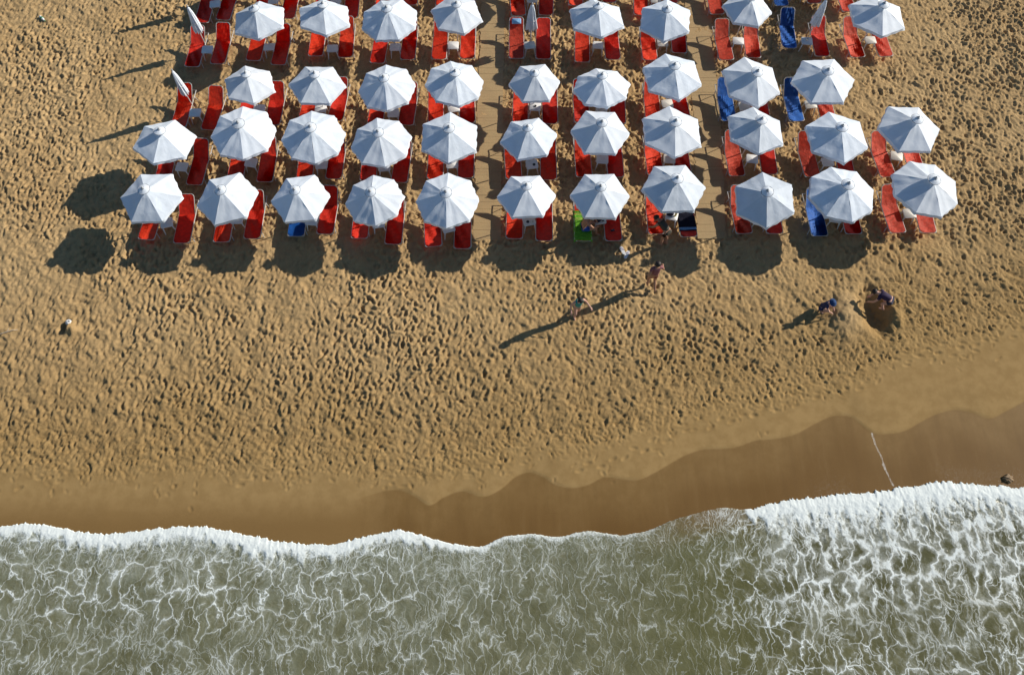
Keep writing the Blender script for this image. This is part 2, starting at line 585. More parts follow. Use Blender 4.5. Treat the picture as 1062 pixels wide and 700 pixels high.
w3 = t.n('ShaderNodeVectorMath', {'operation': 'SUBTRACT'}, i0=t.noise(geo, 13, 2).outputs['Color'], i1=(.5, .5, .5))
wp = addv(addv(addv(geo, scaled(w1.outputs[0], 1.1)), scaled(w2.outputs[0], .24)), scaled(w3.outputs[0], .07))


def lace(vec, sx_, sy_, width, soft):
    mp = t.n('ShaderNodeMapping', None, Vector=vec, Scale=(sx_, sy_, 0.0))
    v = t.n('ShaderNodeTexVoronoi', {'feature': 'DISTANCE_TO_EDGE', 'voronoi_dimensions': '2D'}, Vector=mp.outputs[0], Scale=1.0)
    return v.outputs['Distance'] if width is None else t.mapr(v.outputs['Distance'], width, soft, 1, 0)


dn = t.attr('dens')
nr = t.attr('near')
blot = t.noise(geo, 1.4, 4, .6).outputs['Fac']
fine = t.noise(geo, 16, 4, .65).outputs['Fac']
wid = t.math('MULTIPLY', t.mapr(dn, 0, 1, .012, .135, False), t.mapr(blot, .32, .72, .25, 1.9))
wid = t.math('MULTIPLY', wid, t.mapr(fine, .3, .7, .65, 1.3))


def strands(vec, sx_, sy_, k):
    """foam strand: a bright core and a thin veil to both sides"""
    d = lace(vec, sx_, sy_, None, None)
    w_ = t.math('MULTIPLY', wid, k)
    core = t.mapr(d, 0.0, w_, 1, 0)
    veil = t.mapr(d, 0.0, t.math('MULTIPLY', w_, 3.2), .30, 0)
    return t.math('MAXIMUM', core, veil)


right = t.mapr(dn, .55, .80)
left = t.mapr(dn, .30, .46)
b_mid = strands(wp, 3.6, 1.25, 1.0)
b_left = strands(addv(wp, (1.3, 7.7, 0)), 2.35, 1.5, .72)
b_right = strands(addv(wp, (5.1, 2.2, 0)), 2.3, 1.15, 1.25)
big = t.math('MAXIMUM', t.math('MULTIPLY', b_mid, t.math('SUBTRACT', 1.0, left)),
             t.math('MAXIMUM', t.math('MULTIPLY', b_left, t.math('MULTIPLY', left, t.math('SUBTRACT', 1.0, right))), t.math('MULTIPLY', b_right, right)))
gate = t.mapr(t.noise(geo, 1.3, 3).outputs['Fac'], .42, .60, .0, .75)
mid = t.math('MULTIPLY', strands(addv(wp, (3.7, 1.9, 0)), 5.2, 2.3, .9), gate)
sml = t.math('MULTIPLY', strands(addv(wp, (9.1, 5.3, 0)), 9.0, 4.0, 1.5), t.mapr(nr, .1, .8, 0, .7))
lc = t.math('MAXIMUM', t.math('MAXIMUM', big, mid), sml)
lc = t.math('MULTIPLY', lc, t.mapr(dn, .1, .5, .42, 1.0, False))
lc = t.math('MULTIPLY', lc, t.mapr(t.noise(geo, 2.2, 4, .6).outputs['Fac'], .34, .54, .38, 1.0))
# broad drifting suds where the wave has just broken
sm_ = t.n('ShaderNodeMapping', None, Vector=addv(geo, scaled(w2.outputs[0], .3)), Scale=(2.6, 1.0, 1.0)).outputs[0]
sud = t.noise(sm_, 1.0, 6, .62).outputs['Fac']
sudm = t.math('MULTIPLY', t.mapr(t.math('ADD', sud, t.math('MULTIPLY', nr, .16)), .55, .70), t.mapr(dn, .62, .95, 0, .95))
fo = t.attr('foam')
fom = t.mapr(t.math('ADD', fo, t.math('MULTIPLY', t.math('SUBTRACT', fine, .5), 1.1)), .12, .80)
fom = t.math('MULTIPLY', fom, t.mapr(fo, .02, .15))
mask = t.math('MAXIMUM', t.math('MAXIMUM', lc, sudm), fom)
body = t.mix(t.mapr(blot, .35, .65), rgb(.114, .110, .048), rgb(.156, .152, .076))
body = t.mix(t.mapr(dn, .6, 1.0, 0, .65), body, rgb(.078, .076, .030))
body = t.mix(t.math('MULTIPLY', t.attr('green'), .5), body, rgb(.115, .115, .035))
stm = t.n('ShaderNodeMapping', None, Vector=wp, Scale=(7.0, 1.5, 1.0)).outputs[0]
stk = t.noise(stm, 1.0, 4, .62).outputs['Fac']
body = t.mix(t.mapr(stk, .50, .70, 0, .32), body, rgb(.34, .33, .24))
mk = t.math('MULTIPLY', t.attr('milk'), t.mapr(t.noise(wp, 3.2, 5, .65).outputs['Fac'], .3, .72, .25, 1.0))
body = t.mix(mk, body, rgb(.34, .38, .31))
body = t.mix(t.math('MULTIPLY', t.attr('sandy'), .8), body, rgb(.20, .135, .060))
colr = t.mix(mask, body, rgb(.82, .89, .88))
rip = t.noise(geo, 5.5, 4, .6, .5).outputs['Fac']
nb = t.bump(rip, .35, .05)
nb = t.bump(t.math('ADD', mask, t.math('MULTIPLY', fine, .5)), .3, .02, nb)
t.out(Base_Color=colr, Roughness=t.mapr(mask, 0, 1, .12, .8, False), Normal=nb, IOR=1.33)
sm.materials.append(t.m)

# ------------------------------------------------------------------ boardwalks
wood = NT('sandy_planks')
pos = wood.n('ShaderNodeNewGeometry').outputs['Position']
tc = wood.n('ShaderNodeTexCoord').outputs['Object']
gr = wood.n('ShaderNodeMapping', None, Vector=tc, Scale=(1.2, 14, 1)).outputs[0]
g1 = wood.noise(gr, 3.0, 4).outputs['Fac']
g2 = wood.noise(pos, 1.5, 5, .65).outputs['Fac']
g3 = wood.noise(pos, 30, 4, .65).outputs['Fac']
cw = wood.mix(g1, rgb(.36, .25, .125), rgb(.44, .315, .165))
cw = wood.mix(wood.mapr(g2, .36, .60, .15, .95), cw, rgb(.45, .32, .16))
cw = wood.mix(wood.mapr(g3, .4, .7, 0, .35), cw, rgb(.31, .22, .11))
wood.out(Base_Color=cw, Roughness=.9, Normal=wood.bump(g3, .4, .02))


def boardwalk(pts, wid, label):
    w = [at(*p) for p in pts]
    ys = [p.y for p in w][::-1]
    xs = [p.x for p in w][::-1]
    bm = bmesh.new()
    y = ys[0]
    while y < 27.5:
        xc = float(np.interp(y, ys, xs)) + rnd.uniform(-.02, .02)
        yy = 0
        L = wid / 2 + rnd.uniform(-.02, .02)
        z = rnd.uniform(.012, .022)
        sk = rnd.uniform(-.003, .003)
        c = [(-L, -.0745 - sk), (L, -.0745 + sk), (L, .0745 + sk), (-L, .0745 - sk)]
        lo = [bm.verts.new((xc + a, y + b + yy, -.02)) for a, b in c]
        hi = [bm.verts.new((xc + a, y + b + yy, z)) for a, b in c]
        bm.faces.new(hi)
        for i in range(4):
            bm.faces.new((lo[i], lo[(i + 1) % 4], hi[(i + 1) % 4], hi[i]))
        y += .152
    o = mobj('boardwalk', bm, wood.m, smooth=False)
    return tag(o, label, 'boardwalk')


boardwalk(WALK_L, 1.02, 'sandy plank walkway between umbrella blocks, the left one of two')
boardwalk(WALK_R, 1.08, 'sandy plank walkway between umbrella blocks, the right one of two')

# ------------------------------------------------------------------ materials of the beach furniture
M_WHITE = fabric('white_canvas', (.75, .82, .90), .75, .03, .03, .10, 3.0)
M_WHITE_OLD = fabric('greyed_canvas', (.70, .78, .87), .75, .05, .03, .16, 3.0)
M_FINIAL = plain('grey_plastic_cap', (.40, .43, .47), .5)
M_POLE = plain('white_steel_pole', (.72, .72, .70), .4)
M_ALU = plain('white_aluminium', (.50, .50, .49), .38)
M_PLAS = plain('white_plastic', (.74, .75, .75), .45)
M_PLAS2 = plain('sun_aged_plastic', (.66, .65, .60), .5)
REDS = [fabric('red_sling', (.82, .052, .012), .62, .12), fabric('crimson_sling', (.78, .036, .014), .62, .12),
        fabric('faded_red_sling', (.72, .085, .040), .68, .15)]
M_BLUE = fabric('blue_sling', (.008, .13, .52), .62, .12)

# ------------------------------------------------------------------ umbrellas


def canopy_mesh(n, Rr, rise, seed):
    rr = random.Random(seed)
    bm = bmesh.new()
    M = 9                      # steps along a rib
    K = 8                      # steps across a panel
    apex_r = 0.10
    rings = []
    ph = [rr.uniform(0, 6.28) for _ in range(n)]
    drop = [rr.uniform(-.03, .03) for _ in range(n)]
    for m in range(M + 1):
        f = apex_r / Rr + (1 - apex_r / Rr) * m / M
        ring = []
        for k in range(n):
            a0, a1 = 2 * math.pi * k / n, 2 * math.pi * (k + 1) / n
            d0, d1 = drop[k], drop[(k + 1) % n]
            for j in range(K):
                s = j / K
                x = (math.cos(a0) * (1 - s) + math.cos(a1) * s)
                y = (math.sin(a0) * (1 - s) + math.sin(a1) * s)
                bow = 4 * s * (1 - s)
                rad = f * Rr * (1 - 0.012 * bow * f * f)
                z = rise * (1 - f ** 1.03) - 0.008 * bow * f + (d0 * (1 - s) + d1 * s) * f * f
                z += 0.012 * bow * f * math.sin(s * 13 + ph[k] + f * 5) + .008 * bow * math.sin(f * 11 + ph[k] * 2)
                ring.append(bm.verts.new((x * rad, y * rad, z)))
        rings.append(ring)
    n_ = n * K
    for m in range(M):
        for i in range(n_):
            bm.faces.new((rings[m][i], rings[m][(i + 1) % n_], rings[m + 1][(i + 1) % n_], rings[m + 1][i]))
    bm.faces.new(rings[0])
    rim_ = [v.co.copy() for v in rings[-1]]
    for k in range(n):          # crisp seams along the ribs
        for m in range(M):
            e = bm.edges.get((rings[m][k * K], rings[m + 1][k * K]))
            if e:
                e.smooth = False
    # valance
    bv = bmesh.new()
    top = [bv.verts.new(c * 1.001 + Vector((0, 0, .002))) for c in rim_]
    lows = []
    for q in (1, 2):
        low = []
        for i, c in enumerate(rim_):
            s = (i % K) / K
            fl = .012 * math.sin(i * 2.1 + seed)
            lo = c * (1.0 + .012 * q) * 1.0
            lo.z = c.z - .055 * q + fl * q * .5 + .012 * abs(math.sin(s * math.pi * 2)) * q
            lo.x += fl * q * c.x
            lo.y += fl * q * c.y
            low.append(bv.verts.new(lo))
        lows.append(low)
    prev = top
    for low in lows:
        for i in range(n_):
            bv.faces.new((prev[i], prev[(i + 1) % n_], low[(i + 1) % n_], low[i]))
        prev = low
    return bm, bv, drop


def make_umbrella(n, Rr, seed):
    rise = Rr * 0.46
    root = thing('beach_umbrella', 'white open umbrella', 'umbrella')
    bm, bv, drop = canopy_mesh(n, Rr, rise, seed)
    Z0 = 1.62
    cv = mobj('canopy', bm, M_WHITE if seed % 3 else M_WHITE_OLD, root)
    cv.location.z = Z0
    va = mobj('valance', bv, M_WHITE if seed % 3 else M_WHITE_OLD, cv)
    # vented cap
    b = bmesh.new()
    segs = n
    prof = [(.0, .105), (.06, .130), (.14, .100), (.19, .070)]
    rings = []
    for r_, z in prof[1:]:
        rings.append([b.verts.new((r_ * math.cos(2 * math.pi * i / 16), r_ * math.sin(2 * math.pi * i / 16),
                                   rise + z + .006 * math.cos(i * math.pi))) for i in range(16)])
    c0 = b.verts.new((0, 0, rise + .138))
    for i in range(16):
        b.faces.new((c0, rings[0][i], rings[0][(i + 1) % 16]))
        for k in range(2):
            b.faces.new((rings[k][i], rings[k][(i + 1) % 16], rings[k + 1][(i + 1) % 16], rings[k + 1][i]))
    cap = mobj('vent_cap', b, M_WHITE, root)
    cap.location.z = Z0
    b = bmesh.new()
    tube(b, [(.188 * math.cos(2 * math.pi * i / 20), .188 * math.sin(2 * math.pi * i / 20), rise + .066) for i in range(21)], .013, 6, False)
    mobj('cap_ring', b, M_FINIAL, cap)
    b = bmesh.new()
    lathe(b, [(.050, rise + .13), (.060, rise + .145), (.044, rise + .16), (.028, rise + .165), (.026, rise + .21), (.008, rise + .225)], 10)
    fi = mobj('finial', b, M_FINIAL, root)
    fi.location.z = Z0
    b = bmesh.new()
    tube(b, [(0, 0, -.35), (0, 0, Z0 + rise + .12)], .019, 10)
    mobj('pole', b, M_POLE, root)
    for k in range(n):
        a = 2 * math.pi * k / n
        b = bmesh.new()
        tube(b, [(.03 * math.cos(a), .03 * math.sin(a), rise - .03),
                 (.5 * Rr * math.cos(a), .5 * Rr * math.sin(a), rise * .545 - .02),
                 (Rr * .985 * math.cos(a), Rr * .985 * math.sin(a), drop[k] - .012)], .006, 6)
        mobj('rib', b, M_POLE, cv)
    return root


ORD = ['first', 'second', 'third', 'fourth', 'fifth']
ROWN = {'A': 'front row by sea', 'B': 'second row from sea', 'C': 'third row from sea', 'D': 'fourth row from sea',
        'E': 'back row at top'}


def where(row, col):
    if col <= 4:
        s = ORD[4 - col] + ' set left of left boardwalk'
    elif col <= 7:
        s = ORD[col - 5] + ' set right of left boardwalk'
    else:
        s = ORD[col - 8] + ' set right of right boardwalk'
    return s + ', ' + ROWN[row]


#        row col  px    py   width sides rot
UMB = [('A', 0, 157, 205, 65, 6, 0), ('A', 1, 235, 205, 62.5, 6, 14), ('A', 2, 311, 205.5, 61, 6, 5), ('A', 3, 388, 207, 61, 8, 6),
       ('A', 4, 464, 208, 65.6, 8, 0), ('A', 5, 546, 203, 61, 6, 2), ('A', 6, 622, 203, 61.5, 6, -2), ('A', 7, 699, 195, 66.7, 6, 3),
       ('A', 8, 792, 204, 58, 6, 27), ('A', 9, 873, 201, 69, 8, 8), ('A', 10, 960, 196, 68, 8, 15),
       ('B', 0, 171, 148, 57.6, 6, 22), ('B', 1, 252, 138, 66, 8, 8), ('B', 2, 324.5, 142, 64.8, 8, 9), ('B', 3, 395, 147, 61.8, 8, 12),
       ('B', 4, 465, 143, 56, 6, 30), ('B', 5, 548.5, 143, 58.7, 6, 8), ('B', 6, 622.5, 137, 61, 6, -3), ('B', 7, 697, 137, 57.6, 6, 30),
       ('B', 8, 784.5, 136, 56, 6, 27), ('B', 9, 868, 141.5, 59, 6, 34), ('B', 10, 943, 133.5, 65, 6, 0),
       ('C', 1, 258, 90, 51.5, 6, 48), ('C', 2, 329, 88, 58, 6, 2), ('C', 3, 401, 91, 59.5, 8, 5), ('C', 4, 471.5, 86.5, 60, 8, 10),
       ('C', 5, 554, 86, 52, 6, 4), ('C', 6, 624.5, 90, 58.5, 8, 8), ('C', 7, 698, 79, 58.5, 6, 38), ('C', 8, 777, 86, 58.5, 6, 38),
       ('C', 9, 853.5, 84, 65, 6, 0),
       ('D', 0 + 1, 270, 20, 53, 6, 38), ('D', 2, 338, 20, 53, 6, 40), ('D', 3, 404, 20, 55.5, 8, 22), ('D', 4, 472, 16, 53, 6, 48),
       ('D', 6, 621, 19, 54.6, 6, 35), ('D', 7, 690, 20, 52.6, 6, 22), ('D', 8, 775, 10, 50, 6, 50), ('D', 10, 910.5, 17, 53.7, 6, 27)]
for (col, px) in ((1, 276), (2, 342), (3, 407), (4, 473), (5, 552), (6, 616), (7, 682), (8, 763), (9, 836), (10, 905)):
    UMB.append(('E', col, px, -38, 50, 6, rnd.uniform(0, 60)))

protos = {}
for k, (row, col, px, py, w, n, rot) in enumerate(UMB):
    seed = k % 4
    key = (n, seed)
    if key not in protos:
        protos[key] = make_umbrella(n, 1.0, seed + n * 10)
        o = protos[key]
    else:
        o = copy_tree(protos[key])
    zr = 1.62
    p = at(px, py, zr)
    wm = (at(px + w / 2, py, zr) - at(px - w / 2, py, zr)).x
    ang = [R(rot + 360 * i / n) for i in range(n)]
    ex = (max(math.cos(a) for a in ang) - min(math.cos(a) for a in ang))
    sc = max(.97, min(1.22, wm / ex))
    tx, ty = rnd.gauss(0, R(2.8)), rnd.gauss(0, R(2.8))
    o.location = (p.x - math.sin(ty) * zr, p.y + math.sin(tx) * zr, 0)
    o.rotation_euler = (tx, ty, R(rot))
    o.scale = (sc, sc, 1.0)
    tag(o, 'white %s-sided umbrella over %s' % ('six' if n == 6 else 'eight', where(row, col)), 'umbrella', 'open white umbrellas in rows on the sand')

# folded umbrellas


def make_folded():
    root = thing('folded_umbrella', 'white folded umbrella', 'umbrella')
    b = bmesh.new()
    n = 40
    prof = [(.012, 2.14), (.05, 2.08), (.085, 1.85), (.115, 1.55), (.145, 1.25), (.165, 1.02), (.15, .98)]
    rings = []
    for q, (r_, z) in enumerate(prof):
        ring = []
        for i in range(n):
            a = 2 * math.pi * i / n
            ple = 1 + (.30 * math.cos(8 * a + .4 * q) + .1 * math.cos(3 * a)) * min(1, q / 2)
            ring.append(b.verts.new((r_ * ple * math.cos(a + .12 * q), r_ * ple * math.sin(a + .12 * q) * .85, z + .03 * math.cos(8 * a) * (q > 4))))
        rings.append(ring)
    for k in range(len(rings) - 1):
        for i in range(n):
            b.faces.new((rings[k][i], rings[k][(i + 1) % n], rings[k + 1][(i + 1) % n], rings[k + 1][i]))
    b.faces.new(rings[0])
    mobj('folded_canopy', b, M_WHITE, root)
    b = bmesh.new()
    tube(b, [(0, 0, -.35), (0, 0, 2.2)], .019, 10)
    mobj('pole', b, M_POLE, root)
    b = bmesh.new()
    lathe(b, [(.028, 2.13), (.034, 2.16), (.022, 2.19), (.02, 2.22), (.006, 2.235)], 10)
    mobj('finial', b, M_FINIAL, root)
    b = bmesh.new()
    pts = [(.135 * math.cos(a) * 1.08, .115 * math.sin(a) * 1.08, 1.42) for a in [2 * math.pi * i / 16 for i in range(17)]]
    tube(b, pts, .012, 6, False)
    mobj('tie_strap', b, M_PLAS, root)
    for k in range(4):
        a = math.pi / 2 * k + .3
        b = bmesh.new()
        tube(b, [(.09 * math.cos(a), .09 * math.sin(a), 1.1), (.075 * math.cos(a), .075 * math.sin(a), .86)], .007, 6)
        mobj('rib', b, M_POLE, root)
    return root


fold = make_folded()
f0 = True
t5, t9, te0 = at(549.4, 46.6, .45), at(838, 42, .45), at(222, 3, .45)
for (row, col, xy, s) in (('C', 0, at(179, 74, 2.15), .9), ('D', 0, at(194, 9, 2.15), .95), ('D', 5, t5 + Vector((.04, .34, 0)), 1.2),
                          ('D', 9, t9 + Vector((.12, .34, 0)), 1.15), ('E', 0, te0 + Vector((-.15, .34, 0)), 1.0)):
    o = fold if f0 else copy_tree(fold)
    f0 = False
    o.location = (xy.x, xy.y, 0)
    o.rotation_euler = (rnd.gauss(0, .02), rnd.gauss(0, .02), rnd.uniform(0, 6))
    o.scale = (s, s, 1)
    tag(o, 'white folded umbrella by %s' % where(row, col), 'umbrella', 'folded white umbrellas between loungers')

# ------------------------------------------------------------------ loungers
L_SEAT, L_BACK, L_W, L_Z, B_ANG = 1.20, 0.72, 0.60, 0.33, R(33)


def make_lounger(fab):
    """foot end at the origin, head end towards +y"""
    root = thing('sun_lounger', 'sun lounger', 'lounger')
    h = L_W / 2
    b = bmesh.new()
    r_ = .07

    def arc(cx, cy, a0, a1):
        return [(cx + r_ * math.cos(R(a0 + (a1 - a0) * i / 5)), cy + r_ * math.sin(R(a0 + (a1 - a0) * i / 5)), L_Z) for i in range(6)]
    y1 = L_SEAT + .62
    tube(b, [(-h, y1, L_Z)] + [(-h, .5, L_Z)] + arc(-h + r_, r_, 180, 270) + arc(h - r_, r_, 270, 360) + [(h, .5, L_Z), (h, y1, L_Z), (-h, y1, L_Z)], .016, 8)
    tube(b, [(-h, .6, L_Z - .06), (h, .6, L_Z - .06)], .012, 6)
    mobj('frame', b, M_ALU, root)
    # seat sling
    b = bmesh.new()
    N, K = 10, 8
    hw = h - .008
    def row_w(y):
        if y < .10:
            q = min(1, (.10 - y) / .118)
            return hw - .118 + .118 * math.sqrt(max(0, 1 - q * q))
        return hw
    top = []
    for i in range(N + 1):
        y = -.014 + (L_SEAT + .03) * (i / N) ** 1.15
        w_ = row_w(y)
        top.append([b.verts.new((w_ * (2 * j / K - 1), y, L_Z + .022 - .030 * (1 - (2 * j / K - 1) ** 2) * math.sin(math.pi * min(1, y / L_SEAT))
                                 + .006 * math.sin(7 * y + j))) for j in range(K + 1)])
    for i in range(N):
        for j in range(K):
            b.faces.new((top[i][j], top[i][j + 1], top[i + 1][j + 1], top[i + 1][j]))
    geom = bmesh.ops.solidify(b, geom=b.faces[:], thickness=.008)
    mobj('seat', b, fab, root)
    # backrest sling with its own raised tube
    bk = bmesh.new()
    ca, sa = math.cos(B_ANG), math.sin(B_ANG)
    rows = []
    for i in range(9):
        s = L_BACK * i / 8
        q = max(0, (s - (L_BACK - .13)) / .13)
        w_ = hw - .13 + .13 * math.sqrt(max(0, 1 - q * q * .98))
        rows.append([])
        for j in range(K + 1):
            v = 2 * j / K - 1
            zz = -.028 * (1 - v * v) * math.sin(math.pi * i / 8) + .005 * math.sin(9 * s + 2 * j)
            rows[-1].append(bk.verts.new((w_ * v, L_SEAT + .004 + s * ca - zz * sa, L_Z + .024 + s * sa + zz * ca)))
    for i in range(8):
        for j in range(K):
            bk.faces.new((rows[i][j], rows[i][j + 1], rows[i + 1][j + 1], rows[i + 1][j]))
    bmesh.ops.solidify(bk, geom=bk.faces[:], thickness=.008)
    back = mobj('backrest', bk, fab, root)
    b = bmesh.new()
    hb = h - .012

    def bp(x, s):
        return (x, L_SEAT + s * ca, L_Z + .012 + s * sa)
    pts = [bp(-hb, 0), bp(-hb, L_BACK - .1)] + [bp(-hb + .1 - .1 * math.cos(R(18 * i)), L_BACK - .1 + .115 * math.sin(R(18 * i))) for i in range(1, 6)]
    pts += [bp(-p[0], (p[1] - L_SEAT) / ca) for p in reversed(pts)]
    tube(b, pts, .013, 8)
    mobj('back_tube', b, M_ALU, back)
    for sgn in (-1, 1):
        for y, lean in ((.30, -.05), (L_SEAT + .30, .06)):
            b = bmesh.new()
            tube(b, [(sgn * h, y, L_Z), (sgn * (h + .005), y + lean, .05), (sgn * (h + .005), y + lean, -.10)], .014, 8)
            mobj('leg', b, M_ALU, root)
    return root


LP = {'r': make_lounger(REDS[0]), 'c': make_lounger(REDS[1]), 'f': make_lounger(REDS[2]), 'b': make_lounger(M_BLUE)}
used = set()
# foot-end positions read off the photo: row, col, left foot, colour, right foot, colour
LNG = [('A', 0, (151.3, 248.7), 'r', (188.2, 252.5), 'c'), ('A', 1, (229.5, 251.4), 'r', (261.2, 247.9), 'c'),
       ('A', 2, (306.9, 245.7), 'b', (336.7, 243), 'c'), ('A', 3, (372.6, 247.5), 'c', (407.6, 253.7), 'c'),
       ('A', 4, (449.7, 256), 'c', (479.5, 258.3), 'c'), ('A', 5, (533.4, 247.7), 'r', (564.4, 250), 'c'),
       ('A', 6, (605, 250.5), 'r', (636.7, 250), 'c'), ('A', 7, (681, 243), 'r', (714.7, 246), 'c'),
       ('A', 8, (772, 242.5), 'f', (803.6, 242.7), 'c'), ('A', 9, (850.4, 245.1), 'b', (885.6, 242.7), 'c'),
       ('A', 10, (931.5, 241.7), 'f', (962.9, 241.7), 'f'),
       ('B', 0, (168, 190), 'c', (201, 192), 'c'), ('B', 1, (243, 189), 'r', (274.3, 189), 'c'), ('B', 2, (315.5, 186), 'r', (345.8, 186), 'c'),
       ('B', 3, (381.5, 188), 'c', (413.8, 189.5), 'c'), ('B', 4, (451, 186), 'r', (483, 185), 'c'), ('B', 5, (533, 186), 'r', (569, 187), 'r'),
       ('B', 6, (606, 184), 'r', (639, 184), 'c'), ('B', 7, (680, 182), 'r', (709, 182), 'c'), ('B', 8, (764.5, 183), 'f', (798.5, 181), 'c'),
       ('B', 9, (843, 184), 'f', (879, 184), 'c'), ('B', 10, (921.3, 183.8), 'f', (952, 181), 'f'),
       ('C', 0, (185, 132), 'r', (216, 135), 'r'), ('C', 1, (253, 131), 'c', (282, 130), 'c'), ('C', 2, (317, 127), 'r', (347.5, 125.5), 'c'),
       ('C', 3, (389, 130), 'r', (420.6, 130), 'c'), ('C', 4, (452, 128), 'r', (485, 128), 'c'), ('C', 5, (539.5, 128), 'r', (570.5, 129), 'c'),
       ('C', 6, (604, 128), 'c', (641, 129), 'c'), ('C', 7, (677.5, 125), 'r', (708.5, 124), 'c'), ('C', 8, (756, 126), 'b', (791, 125), 'c'),
       ('C', 9, (826.5, 126), 'b', (859, 125), 'f'),
       ('D', 0, (199, 70), 'c', (225.5, 67), 'c'), ('D', 1, (262.5, 63.5), 'r', (288.4, 68), 'c'), ('D', 2, (327, 58.5), 'r', (358, 60), 'r'),
       ('D', 3, (391, 66), 'c', (422.5, 62.5), 'c'), ('D', 4, (455, 62), 'r', (484.5, 61.5), 'r'), ('D', 5, (535.7, 61), 'f', (563.5, 62), 'c'),
       ('D', 6, (604, 65), 'r', (635.8, 62.5), 'c'), ('D', 7, (674.3, 63), 'r', (704.7, 55.5), 'c'), ('D', 8, (753.6, 63), 'f', (781.5, 60.5), 'f'),
       ('D', 9, (819, 50.5), 'b', (853, 59), 'c'), ('D', 10, (890, 60), 'f', (919, 59), 'f'),
       ('E', 0, (209, 24), 'c', (231, 21.5), 'c'), ('E', 1, (270, 18), 'c', (298, 20), 'c'), ('E', 2, (333, 18), 'c', (363.5, 19.5), 'c'),
       ('E', 3, (397, 8), 'r', (425.5, 6), 'r'), ('E', 4, (459, 7), 'r', (486, 7), 'c'), ('E', 5, (538, 16.5), 'r', (566, 16.5), 'c'),
       ('E', 6, (597, 6.5), 'r', (632, 3), 'r'), ('E', 7, (665, 16.5), 'r', (696, 4), 'c'), ('E', 8, (744, 15.5), 'f', (774, 10), 'f'),
       ('E', 9, (811, 6.5), 'b', (845, 4), 'f'), ('E', 10, (881, 12.5), 'f', (913, 9), 'f')]
YAW = {('A', 0, 1): 0, ('A', 2, 1): -3, ('D', 3, 0): -4, ('D', 3, 1): -2, ('A', 10, 0): 4, ('B', 10, 0): 6, ('D', 10, 0): 5, ('D', 10, 1): 4,
       ('B', 9, 0): 4, ('D', 5, 0): 0, ('C', 3, 1): -4, ('C', 2, 1): -4, ('D', 1, 1): -3}
SPECIAL = {('A', 6, 0): 'red lounger under lime green towel, with man sitting, front row by sea',
           ('A', 7, 0): 'red lounger in sun patch beside bending woman, front row by sea',
           ('A', 7, 1): 'red lounger mostly hidden by navy towel, front row by sea',
           ('A', 6, 1): 'red lounger with phone lying on it, front row by sea',
           ('D', 5, 0): 'red lounger with small folded blue towel at its head, fourth row from sea'}
LOUNGE = {}
for (row, col, lf, lc_, rf, rc) in LNG:
    for side, (ft, cc) in enumerate(((lf, lc_), (rf, rc))):
        o = LP[cc] if cc not in used else copy_tree(LP[cc])
        used.add(cc)
        p = at(ft[0], ft[1] - .5, L_Z)
        o.location = (p.x, p.y, rnd.uniform(-.015, .01))
        yaw = YAW.get((row, col, side), rnd.gauss(0, 1.8) + (p.x * .12))
        o.rotation_euler = (0, 0, R(yaw))
        lab = SPECIAL.get((row, col, side)) or '%s sun lounger, %s of pair, %s' % (
            {'b': 'blue'}.get(cc, 'red'), ('left', 'right')[side], where(row, col))
        tag(o, lab, 'lounger', 'sun loungers in pairs under the umbrellas')
        LOUNGE[(row, col, side)] = o

# ------------------------------------------------------------------ side tables


def make_table(mat):
    root = thing('side_table', 'side table', 'table')
    b = bmesh.new()
    rbox(b, -.225, .225, -.2, .2, .425, .455, .06)
    rbox(b, -.18, .18, -.155, .155, .40, .4245, .05)
    mobj('tabletop', b, mat, root)
    for sx_, sy_ in ((-1, -1), (-1, 1), (1, -1), (1, 1)):
        b = bmesh.new()
        tube(b, [(sx_ * .165, sy_ * .14, .42), (sx_ * .225, sy_ * .20, -.06)], [.026, .018], 8)
        mobj('leg', b, mat, root)
    return root


TP = [make_table(M_PLAS), make_table(M_PLAS2)]
tused = set()
TAB = [('A', 0, 172.5, 231), ('A', 1, 246.3, 227), ('A', 2, 323.4, 229), ('A', 3, 392, 231), ('A', 4, 465, 236), ('A', 5, 548.6, 229.6),
       ('A', 6, 622, 227.5), ('A', 7, 697, 223.5), ('A', 8, 788, 226), ('A', 9, 867, 226), ('A', 10, 943.5, 221),
       ('B', 0, 188.7, 173), ('B', 1, 260, 168), ('B', 2, 333, 170.5), ('B', 3, 398, 173), ('B', 4, 468.7, 170), ('B', 5, 552, 169.7),
       ('B', 6, 624.5, 165), ('B', 7, 694.5, 165), ('B', 8, 780, 165), ('B', 9, 858, 168), ('B', 10, 930, 161.5),
       ('C', 0, 202, 117), ('C', 1, 268.5, 112.5), ('C', 2, 332.6, 113), ('C', 3, 408, 117), ('C', 4, 470, 112), ('C', 5, 555, 110.5),
       ('C', 6, 624, 112), ('C', 7, 691.7, 107.5), ('C', 8, 772, 110), ('C', 9, 841, 108.5),
       ('D', 0, 215, 51.5), ('D', 1, 279.3, 49), ('D', 2, 344, 50), ('D', 3, 410, 48.5), ('D', 4, 470, 46.5), ('D', 5, 549.4, 47),
       ('D', 6, 619.8, 47), ('D', 7, 687, 44.5), ('D', 8, 766, 43), ('D', 9, 837, 42.5), ('D', 10, 903, 41.5),
       ('E', 0, 223, 4), ('E', 1, 284, 1), ('E', 2, 348, 1), ('E', 3, 411, -8), ('E', 4, 472, -8), ('E', 5, 552, -1), ('E', 6, 614, -10),
       ('E', 7, 680, 0), ('E', 8, 759, -3), ('E', 9, 828, -10), ('E', 10, 896, -5)]
TPOS = {}
